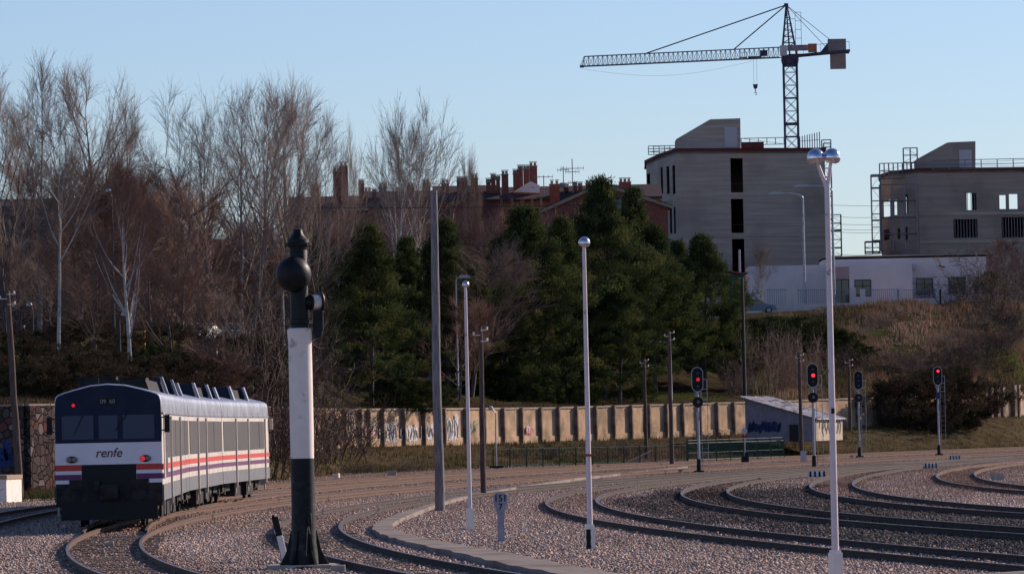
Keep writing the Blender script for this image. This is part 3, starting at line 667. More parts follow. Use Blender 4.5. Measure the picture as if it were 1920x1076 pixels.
pines = [(500, 432, 455, 110, 1, 'pine half hidden left of the water crane'), (585, 420, 445, 140, 0, 'pine directly behind the water crane head'), (640, 428, 470, 110, 1, 'small pine between the water crane and the pine with the bare trunk'),
 (694, 402, 428, 175, 0, 'pine with its trunk showing above the wall, left of the thick timber pole'), (765, 428, 450, 110, 1, 'narrow pine just left of the thick timber pole'), (838, 432, 420, 165, 2, 'broad pine behind the small white lamp post'),
 (988, 440, 398, 215, 2, 'darkest and broadest pine left of the middle lamp post'), (938, 438, 452, 120, 1, 'shorter dark pine at the left shoulder of the broadest one'), (1058, 448, 415, 150, 0, 'pine hidden behind the middle lamp post'), (1132, 458, 345, 190, 2, 'tallest pine, in front of the brick gable'),
 (1192, 474, 358, 130, 1, 'slim pine at the right side of the brick gable'), (1228, 462, 430, 165, 0, 'pine before the left corner of the concrete block'), (1275, 480, 455, 110, 1, 'small pine between two larger ones below the concrete block'),
 (1320, 468, 448, 150, 2, 'rightmost tall pine, under the dark stair openings'), (1160, 448, 520, 150, 0, 'bushy pine low in front of the tallest pine'), (1375, 470, 590, 80, 1, 'low pine right beside the tall street lamp')]
for i, a in enumerate(pines): pine(*a, rz=i * 1.1)
LB = [leaf_crown(3, 4.5, 31, .0, 170, 70, 'round', .22), leaf_crown(3, 5, 32, .0, 190, 70, 'round', .22, [(.03, .04, .018), (.045, .055, .02), (.022, .03, .015), (.07, .075, .03)])]
LB.append(leaf_crown(3, 5, 33, .0, 200, 70, 'round', .2, [(.055, .042, .03), (.08, .058, .04), (.045, .045, .026), (.105, .078, .052)]))
ls = [(-20, 276), (45, 282), (110, 276), (150, 290), (200, 278), (265, 284), (310, 292), (350, 296), (20, 300), (80, 305), (140, 312), (200, 308), (260, 316), (320, 322), (390, 318), (430, 326), (470, 330), (405, 340), (60, 262), (130, 264), (200, 268), (260, 272), (330, 280)]
for i, (px, Y) in enumerate(ls):
    X = P(px, 700, Y).x; h = (1.7, 2.3, 1.4)[i % 3]; o = link('bush', LB[2], None, (X, Y, zt(X, Y) - .15), i * .7); o.scale = (h / 3 * 1.1, h / 3 * 1.1, h / 3); tag(o, 'shrub above the rubble wall, %s' % order_labels(ls, (273, 299))[i], 'bush', 'shrubs on the shaded slope')
eb = [(760, 398, 2.2, 1, 1, 'dark evergreen bush on the bank left of the thick timber pole'), (795, 402, 2.0, .9, 1, 'dark evergreen bush behind the thick timber pole'), (715, 405, 1.4, .8, 0, 'small evergreen bush near the bare pine trunk'),
 (930, 436, 2.4, 1, 1, 'dark bush at the foot of the broadest pine'), (1010, 437, 2, 1, 0, 'dark bush right of the broadest pine foot'), (1085, 440, 2, .9, 1, 'dark bush behind the middle lamp post'), (1205, 452, 1.6, .7, 0, 'small dark bush between the thin timber poles'),
 (1420, 500, -600, 1.3, 1, 'large dark bush below the silver car'), (1480, 503, -600, 1.3, 1, 'large dark bush left of the tall twin lamp post'), (1545, 505, -618, 1.3, 1, 'dark bush behind the tall twin lamp post'), (1600, 503, -645, 1.3, 1, 'dark bush at the foot of the grassy bank'), (1655, 500, -683, 1.5, 1, 'dark bush below the middle of the bank'), (1462, 520, -592, 1.4, 0, 'green bush at the top edge of the slope below the car'), (1500, 522, -592, 1.6, 0, 'green bush in the grass at the slope top'),
 (1720, 500, -700, 1.6, 1, 'dark bush left of the farthest signal'), (1378, 490, -620, 1, 1, 'dark bush beside the last pine'),
 (20, 270, 1.6, .8, 1, 'dark bush above the rubble wall at the far left'), (75, 268, 1.4, .8, 1, 'dark bush above the rubble wall right of the leaning pole'), (160, 285, 1.6, .8, 1, 'dark bush just above the train cab roof'), (210, 290, 1.7, .8, 0, 'dark bush above the train roof between white trunks'), (300, 300, 1.8, .8, 1, 'dark bush above the train roof'), (365, 318, 1.8, .8, 1, 'dark bush in front of the parked cars'), (430, 330, 2.0, .9, 1, 'dark bush above the train tail'), (1856, 555, -510, .45, 0, 'dark green hedge plant at the right corner of the pale building'),
 (1712, 480, -708, 1.1, 2, 'dark brown thicket covering the wall left of the farthest signal'), (1762, 486, -695, 1.0, 2, 'dark brown thicket behind the farthest signal'), (1790, 489, -715, .8, 2, 'dark brown thicket right of the farthest signal'), (1850, 532, -650, .6, 2, 'dark brown thicket high behind the right wall'), (1900, 540, -630, .6, 2, 'dark brown thicket at the right edge above the wall'), (1800, 518, -680, .7, 2, 'dark brown thicket at the middle of the right slope'),
 (470, 350, 3.4, .9, 1, 'dark bush in the shade left of the water crane'), (1790, 508, -712, 1.6, 1, 'dark low bush by the wall piers')]
for i, (px, Y, h, wf, vi, lb) in enumerate(eb):
    X = P(px, 700, Y).x; h = h if h > 0 else max(.8, P(px, -h, Y).z - zt(X, Y)); o = link('bush', LB[vi], None, (X, Y, zt(X, Y) - .15), i * .9); o.scale = (h / 3 * wf, h / 3 * wf, h / 3); tag(o, lb, 'bush', 'dark evergreen bushes on the slope')

# ------------------------------------------------------------------ walls
def wallpt(u):
    Y = ip(u, WALL); return Vector(((u - 960) / F * Y, Y, 0))
def ray_wall(px, py, p0, p1):
    """pixel -> (s along p0p1, z)"""
    d = f_ + R_ * ((px - 960) / F) + U_ * ((538 - py) / F)
    e = (p1 - p0); nrm = Vector((e.y, -e.x, 0)); t = nrm.dot(p0) / nrm.dot(Vector((d.x, d.y, 0)))
    q = Vector((d.x * t, d.y * t, CH + d.z * t)); return (Vector((q.x, q.y, 0)) - Vector((p0.x, p0.y, 0))).dot(e.normalized()), q.z
def patch(mb, p0, p1, rect, off, seed):
    rs = random.Random(seed); e = (p1 - p0).normalized(); nrm = Vector((e.y, -e.x, 0)) * off; s0, s1, z0, z1 = rect; n = 16; V = []; Fs = []
    for i in range(n + 1):
        q = p0 + e * (s0 + (s1 - s0) * i / n) + nrm; V += [(q.x, q.y, z0 + (z1 - z0) * rs.uniform(0, .12)), (q.x, q.y, z1 - (z1 - z0) * rs.uniform(0, .32))]
    for i in range(n): Fs.append((2 * i, 2 * i + 2, 2 * i + 3, 2 * i + 1))
    mb.add(V, Fs)
def run_wall(name, label, us_, mat, top, thick, parent_loc, cat='wall'):
    p = wallpt(us_[0]); t = thing(name, label, cat, (p.x, p.y, 0))
    mb = MB(); pts = [wallpt(u) - p for u in us_]
    for i in range(len(pts) - 1):
        a, b = pts[i], pts[i + 1]; u0, u1 = us_[i], us_[i + 1]; d = (b - a).normalized(); nrm = Vector((d.y, -d.x, 0))
        za, zb = ip(u0, WB) - .6, ip(u1, WB) - .6; ta, tb = ip(u0, WT) + top, ip(u1, WT) + top
        A = a + nrm * thick; B = b + nrm * thick
        z = lambda v, h: (v.x, v.y, h)
        mb.add([z(A, za), z(B, zb), z(B, tb), z(A, ta), z(a, za), z(b, zb), z(b, tb), z(a, ta)], [(0, 1, 2, 3), (3, 2, 6, 7), (0, 3, 7, 4), (1, 5, 6, 2)])
    mb.build('masonry', mat, t)
    return t, p, pts
t, p, pts = run_wall('rubble_wall', 'dark rubble stone retaining wall behind the train at the left', list(range(-600, 561, 40)), M['rubble'], .0, .35, None)
mb = MB()
for i in range(len(pts) - 1):
    a, b = pts[i], pts[i + 1]; m_ = (a + b) / 2; d = b - a
    mb.box((m_.x, m_.y, 4.24), (d.length, .6, .09), math.atan2(d.y, d.x))
mb.build('coping', M['walltop'], t)
# blue graffiti on rubble wall
def strokes(mb, p0, p1, rect, n, wd, off=.03, vert=.8, curve=.5, seed=1):
    """random ribbon strokes inside rect (s0,s1,z0,z1) on the vertical plane p0p1"""
    rs = random.Random(seed); e = (p1 - p0).normalized(); nrm = Vector((e.y, -e.x, 0)) * off
    s0, s1, z0, z1 = rect
    for k in range(n):
        s = s0 + (s1 - s0) * (k + rs.random() * .9) / n; z = z0 + (z1 - z0) * rs.uniform(.0, .25); hh = (z1 - z0) * rs.uniform(.6, .95); pts_ = []
        ph = rs.uniform(0, 6.28); lean = rs.uniform(-.25, .25)
        for j in range(9):
            tt = j / 8; pts_.append((s + (s1 - s0) / n * (lean * tt * 2 + curve * math.sin(ph + tt * rs.uniform(2.5, 5))), z + hh * tt))
        jit = rs.random() * .004
        for j in range(8):
            a, b = pts_[j], pts_[j + 1]; dx, dz = b[0] - a[0], b[1] - a[1]; L = math.hypot(dx, dz) or 1; w1 = wd * (.5 + .6 * math.sin(math.pi * (j + .5) / 8.)) * rs.uniform(.9, 1.1)
            o1, o2 = -dz / L * w1, dx / L * w1
            V = []
            for (s_, z_) in ((a[0] - o1, a[1] - o2), (b[0] - o1, b[1] - o2), (b[0] + o1, b[1] + o2), (a[0] + o1, a[1] + o2)):
                q = p0 + e * min(s1 + .05, max(s0 - .05, s_)) + nrm * (1 + jit); V.append((q.x, q.y, z_))
            mb.add(V, [(0, 1, 2, 3)])
A0 = wallpt(0); A1 = wallpt(50)
e = (A1 - A0).normalized(); A0n = A0 + Vector((e.y, -e.x, 0)) * .35; A1n = A1 + Vector((e.y, -e.x, 0)) * .35
mb = MB(); s0, za = ray_wall(0, 885, A0n, A1n); s1, zb = ray_wall(32, 828, A0n, A1n)
strokes(mb, A0n - p, A1n - p, (s0 - 2, s1, za, zb), 16, .16, .02, seed=5); mb.build('graffiti', M['blue'], t)

# concrete buttressed wall
seg = list(range(560, 1841, 40))
t, p, pts = run_wall('retaining_wall', 'tan concrete retaining wall with buttresses and graffiti below the pines', seg, M['wallconc'], .02, .3, None)
CW = (t, p)
def facept(u, off=.3):
    a = wallpt(u); b = wallpt(u + 8); d = (b - a).normalized(); return a + Vector((d.y, -d.x, 0)) * off, math.atan2(d.y, d.x), Vector((d.y, -d.x, 0))
piers = [633, 664, 680, 706, 746, 784, 822, 862, 897, 933, 967, 1003, 1037, 1071, 1107, 1141, 1174, 1207, 1240, 1271, 1303, 1335, 1367, 1600, 1640, 1665, 1690]
me0 = None
for u in piers:
    # solve wall u for pier px
    u -= 6; q, rz, nn = facept(u, .3); zb_ = ip(u, WB); zt_ = ip(u, WT) + .02
    q = q - p
    if me0 is None:
        b_ = MB(); h = 2.75
        b_.add([(-.1, 0, -.6), (.1, 0, -.6), (.1, -.34, -.6), (-.1, -.34, -.6), (-.1, 0, 1.9), (.1, 0, 1.9), (.1, -.33, 1.9), (-.1, -.33, 1.9), (-.1, 0, h), (.1, 0, h), (.1, -.33, h - .12), (-.1, -.33, h - .12)],
               [(0, 1, 5, 4), (1, 2, 6, 5), (2, 3, 7, 6), (3, 0, 4, 7), (4, 5, 9, 8), (5, 6, 10, 9), (6, 7, 11, 10), (7, 4, 8, 11), (8, 9, 10, 11)])
        b_.box((0, -.17, h - .02), (.26, .38, .1))
        me0 = b_.build('buttress', M['pier'], t); o = me0
    else: o = me0.copy(); sc.collection.objects.link(o)
    o.parent = t; o.location = (q.x, q.y, zb_ - .02); o.rotation_euler = (0, R(random.uniform(-1.5, 1.5)), rz); o.scale = (1, 1, (zt_ - zb_ + .02) / 2.75)
# lower plinth and coping
mb = MB(); mc = MB()
for i in range(len(seg) - 1):
    a, _, nn = facept(seg[i], .3); b, rz, _ = facept(seg[i + 1] - .01, .3); a = a - p; b = b - p; mid = (a + b) / 2; L = (b - a).length
    zz = ip(seg[i], WB); mb.box((mid.x + nn.x * .05, mid.y + nn.y * .05, zz + .1), (L, .1, .85), math.atan2((b - a).y, (b - a).x))
    zz = ip(seg[i], WT); mc.box((mid.x - nn.x * .12, mid.y - nn.y * .12, zz + .0), (L, .42, .14), math.atan2((b - a).y, (b - a).x))
mb.build('plinth', M['wallconc'], t); mc.build('coping', M['walltop'], t)
# graffiti panels between buttresses: (u0,u1, y bottom, y top, style)
gp = [(640, 662, 822, 772, 'w'), (683, 705, 826, 795, 'p'), (710, 744, 828, 798, 'w'), (750, 783, 828, 800, 'w'), (788, 818, 824, 798, 'w'), (828, 859, 826, 784, 'w2'), (612, 631, 820, 790, 'w'), (690, 704, 798, 790, 'g'), (722, 744, 802, 793, 'g'), (880, 895, 818, 790, 'd'), (985, 1000, 815, 800, 'p')]
G = {'w': MB(), 'd': MB(), 'p': MB(), 'g': MB(), 'b': MB()}
for i, (ua, ub, yb_, yt_, st) in enumerate(gp):
    a, _, _ = facept(ua, .39); b, _, _ = facept(ub, .39)
    s0, z0 = ray_wall(ua, yb_, a, b); s1, z1 = ray_wall(ub, yt_, a, b)
    rc = (s0 + .15, s1 - .1, z0, z1); aa, bb = a - p, b - p
    if st in ('w', 'w2'):
        patch(G['w'], aa, bb, rc, .027, i + 30)
        strokes(G['w'], aa, bb, rc, 9, .42 if st == 'w2' else .34, .03, seed=i); strokes(G['w'], aa, bb, rc, 9, .30, .036, seed=i + 20); strokes(G['d'], aa, bb, rc, 12, .075, .05, seed=i + 50)
        if i == 0: strokes(G['b'], aa, bb, (rc[0], rc[1] - .8, z0 + .8, z1 - .3), 4, .22, .055, seed=3)
    elif st == 'p': strokes(G['w'], aa, bb, rc, 7, .16, .03, seed=i); strokes(G['p'], aa, bb, rc, 6, .09, .045, seed=i + 9)
    elif st == 'g': strokes(G['g'], aa, bb, rc, 6, .14, .03, seed=i)
    else: strokes(G['d'], aa, bb, rc, 5, .05, .03, seed=i); strokes(G['g'], aa, bb, rc, 2, .09, .04, seed=i + 4)
for k, m_ in (('w', 'gwhite'), ('d', 'gdark'), ('p', 'gpink'), ('g', 'ggreen'), ('b', 'gbrown')): G[k].build('graffiti', M[m_], t)
# right hand wall
seg = list(range(1841, 2342, 40)); t, p, pts = run_wall('boundary_wall', 'pale panelled wall with piers at the right edge below the bank', seg, M['wallconc'], .1, .25, None)
for u in (1846, 1858, 1868, 1890, 1897, 1926, 1960, 1995):
    q, rz, nn = facept(u, .25); q = q - p; MB().box((0, -.15, 1.2), (.5, .3, 3.3)).build('pier', M['pier'], t, False, (q.x, q.y, ip(u, WB)), rz)

# graffiti block at far left
q = Gd(10, 942); t = thing('parapet_block', 'white graffiti covered parapet end with orange brick top at the left edge', 'wall', (q.x, q.y, 0))
mb = MB(); mb.box((-1.0, 1.0, .5), (2.7, 2.2, 1.0), R(-12)); mb.build('masonry', M['white'], t)
mb = MB(); mb.box((-1.0, 1.0, 1.09), (2.78, 2.28, .18), R(-12)); mb.build('coping', M['barge'], t)

# ------------------------------------------------------------------ hut
hY = 432
a = P(1398, 815, hY); b = P(1530, 822, 424); zb0 = 1.2
t = thing('trackside_hut', 'small derelict hut with a sloping corrugated roof and blue graffiti', 'hut', (a.x, a.y, 0))
b = b - a; b.z = 0; c = P(1580, 815, 434) - a; c.z = 0; d = c - b; a2 = Vector((0, 0, 0)); d2 = a2 + d
zh = P(1398, 748, hY).z; zl = P(1530, 786, 424).z
mb = MB()
def wq(mb, p, q, z0, zp, zq): mb.add([(p.x, p.y, z0), (q.x, q.y, z0), (q.x, q.y, zq), (p.x, p.y, zp)], [(0, 1, 2, 3)])
wq(mb, a2, b, zb0, zh, zl); wq(mb, d2, a2, zb0, zh, zh); wq(mb, c, d2, zb0, zl, zh); mb.build('side_wall', M['hutwall'], t)
mb = MB(); wq(mb, b, c, zb0, zl, zl); o = mb.build('end_wall', M['hutlit'], t); tag(o, 'end wall coloured as sunlit, with dark scribbles')
mb = MB(); n = 26; u0 = (b - a2).normalized(); v0 = d.normalized(); oh = .45; V = []; Fs = []
for sgn in (0, 1):
    for i in range(n + 1):
        s_ = i / n; zz = .05 * (i % 2)
        for e_ in (0, 1):
            # corrugation runs down the slope: rows across v
            q = a2 - u0 * oh - v0 * oh + v0 * (d.length + 2 * oh) * s_ + u0 * ((b.length + 2 * oh) * e_)
            sl = (zl - zh) / b.length; z = zh + .12 + zz + sl * ((b.length + 2 * oh) * e_ - oh) + random.uniform(-.02, .02) - sgn * .09
            V.append((q.x, q.y, z))
for sgn in (0, 1):
    o_ = sgn * 2 * (n + 1)
    for i in range(n): Fs.append((o_ + 2 * i, o_ + 2 * i + 1, o_ + 2 * i + 3, o_ + 2 * i + 2))
k = 2 * (n + 1)
Fs += [(0, 1, k + 1, k), (2 * n, 2 * n + 1, k + 2 * n + 1, k + 2 * n)]
for i in range(n): Fs += [(2 * i, 2 * i + 2, k + 2 * i + 2, k + 2 * i), (2 * i + 1, 2 * i + 3, k + 2 * i + 3, k + 2 * i + 1)]
o = link('roof', new_mesh('roof', V, Fs, M['corr']), t)
# loose stones/sheets on roof
mb = MB()
for s_, r in ((.25, .3), (.33, .55), (.5, .2), (.62, .6)):
    q = a2 + u0 * b.length * s_ + v0 * d.length * r; mb.box((q.x, q.y, zh + (zl - zh) * s_ + .26), (.9, .35, .05), 0, Matrix.Rotation(-math.atan((zl - zh) / b.length) * -1, 3, 'Y'))
mb.build('roof_sheet', M['greybox'], t)
aw = a + Vector((0, 0, 0)); bw = a + b
mb = MB(); s0, z0 = ray_wall(1402, 812, aw, bw); s1, z1 = ray_wall(1465, 792, aw, bw); strokes(mb, a2, b, (s0, s1, z0, z1), 18, .22, .03, seed=2)
mb.build('graffiti', M['blue'], t)
mb = MB(); s0, z0 = ray_wall(1481, 814, aw, bw); s1, z1 = ray_wall(1497, 794, aw, bw); e = u0; nn = Vector((e.y, -e.x, 0)); q = a2 + e * (s0 + s1) / 2 + nn * .02
mb.box((q.x, q.y, (z0 + z1) / 2 - .3), (s1 - s0, .06, z1 - z0 + .5), math.atan2(e.y, e.x)); mb.build('doorway', M['interior'], t)
mb = MB(); bw2 = a + c; s0, z0 = ray_wall(1536, 818, bw, bw2); s1, z1 = ray_wall(1578, 786, bw, bw2); strokes(mb, b, c, (s0, s1, z0, z1), 12, .10, .03, seed=8); mb.build('graffiti', M['gdark'], t)

# ------------------------------------------------------------------ fences (green railings)
def railing(label, pa, pb, h, step, mat, name='railing', infill=.13, group=None, bar=.015, panel=False, post=.04):
    a = Vector(pa); b = Vector(pb); t = thing(name, label, 'railing', a, 0, group); d = b - a; L = d.length; n = max(1, round(L / step))
    mb = MB()
    for i in range(n + 1): q = d * i / n; MB().box((0, 0, h / 2), (post * 2, post * 2, h + .06)).build('post', mat, t, False, (q.x, q.y, q.z))
    for z in (h, .15): mb.tube((0, 0, z), (d.x, d.y, d.z + z), bar * 1.8, n=6)
    mb.build('rail', mat, t)
    mb = MB(); k = int(L / infill)
    for i in range(1, k): q = d * i / k; mb.box((q.x, q.y, q.z + h / 2 + .07), (bar * 2, bar * 2, h - .16))
    mb.build('bars', mat, t); return t
qa = P(1290, 866, 382); qb = P(1470, 859, 402)
railing('bright green railing panels behind the first signal', (qa.x, qa.y, qa.z), (qb.x, qb.y, qb.z), 1.3, 3.2, M['greenrail'], group='green railings beside the tracks', infill=.19, bar=.013)
qa = P(925, 876, 372); qb = P(1288, 867, 386)
railing('thin dark green railing left of the first signal', (qa.x, qa.y, qa.z), (qb.x, qb.y, qb.z), 1.2, 1.6, M['greenrail'], group='green railings beside the tracks', infill=.28, bar=.014)
qa = P(1290, 853, 398); qb = P(1468, 846, 416)
railing('second green railing close behind the bright panels', (qa.x, qa.y, qa.z), (qb.x, qb.y, qb.z), 1.05, 3.0, M['greenrail'], group='green railings beside the tracks', infill=.24, bar=.012)

# ------------------------------------------------------------------ poles
def wood_pole(px, basey, topy, wpx, mat, label, tiltx=0, Yo=None, arms=True, name='timber_pole', zb=None):
    q = Gd(px, basey) if Yo is None else P(px, basey, Yo); Y = q.y; top = P(px, topy, Y).z; h = top - q.z; r = wpx * Y / F / 2
    t = thing(name, label, 'pole', (q.x, q.y, q.z), 0, 'timber poles in the yard')
    mb = MB(); n = 8; pr = Vector((0, 0, -.3)); rr = r * 1.12
    for i in range(n):
        z = h * (i + 1) / n; nx = Vector((tiltx * z + random.uniform(-.3, .3) * r * .5, 0, z)); r2 = r * (1.12 - .32 * (i + 1) / n); mb.tube(pr, nx, rr, r2, 12, i in (0, n - 1)); pr = nx; rr = r2
    mb.build('shaft', M[mat], t, True)
    if arms:
        for s_, dz in ((-1, .35), (1, .15), (1, .6)):
            mb = MB(); z = h - dz; mb.tube((tiltx * z, -r, z), (tiltx * z + s_ * (r + .16), -r, z), .018, n=6); mb.lathe([(.03, 0), (.055, .03), (.03, .06), (.055, .09), (.02, .14)], (tiltx * z + s_ * (r + .16), -r, z), 10); mb.build('insulator', M['white'], t)
    return t
wood_pole(824.5, 958, 357, 17, 'timber', 'thick grey weathered timber pole, tallest, left of the small white lamp post', arms=False)
wood_pole(907, 930, 612, 10, 'brownpole', 'dark brown timber pole with insulators, right of the small white lamp post', arms=True)
wood_pole(1212, 868, 672, 7, 'brownpole', 'shorter thin timber pole before the green railing', Yo=408)
wood_pole(1260, 873, 620, 8, 'brownpole', 'taller thin timber pole left of the first signal')
wood_pole(1503, 857, 662, 7, 'brownpole', 'thin timber pole in front of the hut', Yo=420)
wood_pole(1594, 800, 672, 6, 'brownpole', 'thin timber pole behind the right corner of the hut', Yo=452)
wood_pole(38, 935, 545, 13, 'brownpole', 'leaning brown timber pole against the rubble wall at the far left', tiltx=-.045, Yo=243)
MBl = MB(); q = P(907, 625, 223)

# ------------------------------------------------------------------ lamps
def head_prof(s): return [(.001, -.13 * s), (.10 * s, -.125 * s), (.15 * s, -.10 * s), (.176 * s, -.05 * s), (.178 * s, .0 * s), (.165 * s, .06 * s), (.135 * s, .115 * s), (.09 * s, .155 * s), (.045 * s, .172 * s), (.001, .178 * s)]
def yard_lamp(px, basey, heady, w0, w1, boxw, boxh, label, hs, twin=False):
    q = Gd(px, basey); Y = q.y; k = F / Y; h = P(px, heady, Y).z
    t = thing('lamp_post', label, 'lamp post', (q.x, q.y, 0), 0, 'white lamp posts in the yard')
    mb = MB(); fork = h - .52 if twin else h - .15
    pr = [(w0 / k / 2, .0), (w0 / k / 2, boxh * .9), (w0 / k / 2 * .95, boxh + .4), (w1 / k / 2, fork)]
    mb.lathe(pr, (0, 0, 0), 20); mb.build('shaft', M['pole'], t, True)
    mb = MB(); bw = boxw / k; mb.box((0, 0, boxh / 2 - .1), (bw, bw, boxh + .2), R(28)); mb.box((0, 0, boxh + .02), (bw * .8, bw * .8, .05), R(28)); mb.build('base_box', M['white'], t)
    if twin:
        for sx, tx in ((-1, -.165), (1, .075)):
            mb = MB(); mb.tube((0, 0, fork - .05), (tx * .55, 0, fork + .2), .036, .034, 12); mb.tube((tx * .55, 0, fork + .2), (tx, 0, fork + .42), .034, .03, 12); mb.build('arm', M['pole'], t, True)
            MB().lathe(head_prof(hs), (0, 0, 0), 24).build('lamp_head', M['chrome'], t, True, (tx + sx * .02, -.02, h - .02)).rotation_euler = (0, R(10) * sx, 0)
    else:
        MB().tube((0, 0, fork), (0, 0, h + .02), w1 / k / 2, w1 / k / 2.4, 10).build('neck', M['pole'], t)
        MB().lathe(head_prof(hs), (0, 0, 0), 24).build('lamp_head', M['chrome'], t, True, (.01, -.02, h + .04)).rotation_euler = (R(6), R(14), 0)
    return t
t1 = yard_lamp(1567.5, 1092, 292, 14, 10, 20, .52, 'tall white lamp post with two chrome heads in the right foreground', .84, True)
t2 = yard_lamp(1107, 1030, 458, 11, 7, 14, .53, 'white lamp post with one chrome head in the middle of the yard', .74)
t3 = yard_lamp(882, 993, 536, 8, 5.5, 11, .56, 'smaller white lamp post right of the thick timber pole', .56)
mb = MB(); mb.lathe([(.055, 0), (.06, .1), (.05, .2), (.06, .3), (.052, .4), (.055, .48)], (-.035, -.075, -.02), 14); mb.build('wrapping', M['blackworn'], t2, True)
MB().box((0, 0, 2.12), (.17, .17, .05)).build('band', M['red'], t2)
MB().box((.01, -.075, 2.95), (.06, .02, .09)).build('junction_cap', M['black'], t1)

def street_lamp(px, basey, Y, topy, wpx, arm_px, label, arm_y=None, head=(.7, .3), mat='silver', style='cobra', group='distant street lamps', zfix=None):
    X = P(px, (basey + topy) / 2, Y).x; z = zt(X, Y) if zfix is None else zfix; z0 = min(z, P(px, basey, Y).z); top = P(px, topy, Y).z; h = top - z0
    t = thing('street_lamp', label, 'street lamp', (X, Y, z0), 0, group); r = wpx * Y / F / 2
    mb = MB(); mb.tube((0, 0, -.3), (0, 0, h - .5), r * 1.2, r * .8, 10)
    a = arm_px * Y / F; pr = Vector((0, 0, h - .5))
    for i in range(1, 7): q = Vector((a * (1 - math.cos(i / 6 * 1.57)), 0, h - .5 + .5 * math.sin(i / 6 * 1.57))); mb.tube(pr, q, r * .7, r * .6, 8); pr = q
    mb.build('pole', M[mat], t, True)
    if style == 'cobra':
        sg = 1 if a >= 0 else -1; mb = MB(); mb.prism([(0, .02), (sg * head[0], -.03), (sg * head[0], .14), (sg * head[0] * .7, .26), (sg * .1, .22)], -.2, .2); mb.build('lamp_head', M['chrome'] if style == 'x' else M['door'], t, False, (pr.x, 0, pr.z - .06))
    else: MB().lathe(head_prof(head[0]), (0, 0, 0), 16).build('lamp_head', M['chrome'], t, True, (pr.x, 0, pr.z))
    return t
street_lamp(1507, 568, 556, 362, 5, -36, 'street lamp with an arm curving left before the concrete block', head=(1.5, .3))
street_lamp(1562, 575, 552, 348, 5, -42, 'street lamp beside the tall twin lamp post, arm pointing left', head=(1.5, .3))
street_lamp(1394, 735, 462, 512, 6, 10, 'dark grey street lamp at the right edge of the pines', head=(.9, .3), zfix=5.0, mat='frame')
street_lamp(857, 770, 426, 520, 4, 5, 'thin street lamp between the timber pole and the small white lamp post', head=(.9, .3), zfix=4.2)
street_lamp(822, 700, 435, 530, 4, -26, 'street lamp whose head peeks out left of the thick timber pole', head=(1.4, .3), style='globe', zfix=5)
street_lamp(532, 700, 372, 545, 4, 3, 'thin street lamp left of the water crane', head=(.8, .3), zfix=5)
street_lamp(224, 670, 305, 590, 5, 3, 'thin grey park lamp left of the forked white trunk', head=(.6, .3), mat='frame')
street_lamp(62, 680, 322, 572, 4, -6, 'park lamp with a small bright head at the far left', head=(1.0, .3), style='globe', mat='frame')
street_lamp(212, 660, 340, 358, 4, -6, 'high park lamp with its bright head among the left crowns', head=(1.0, .3), style='globe', mat='frame')
street_lamp(1258, 760, 455, 640, 4, -20, 'small lamp with an arm beside the taller thin timber pole', head=(.8, .3), zfix=4.4)
q = P(931, 882, 372); t = thing('verge_lamp', 'short pale lamp post at the left end of the green railing', 'lamp post', (q.x, q.y, q.z)); h = P(931, 765, 372).z - q.z
mb = MB(); mb.tube((0, 0, -.2), (0, 0, h * .93), .05, .04, 8); mb.tube((0, 0, h * .93), (-.22, 0, h), .035, .03, 8); mb.build('pole', M['silver'], t)
MB().lathe(head_prof(.9), (0, 0, 0), 14).build('lamp_head', M['door'], t, True, (-.3, 0, h))
MB().box((0, 0, .15), (.9, .5, .35)).build('foot', M['black'], t)

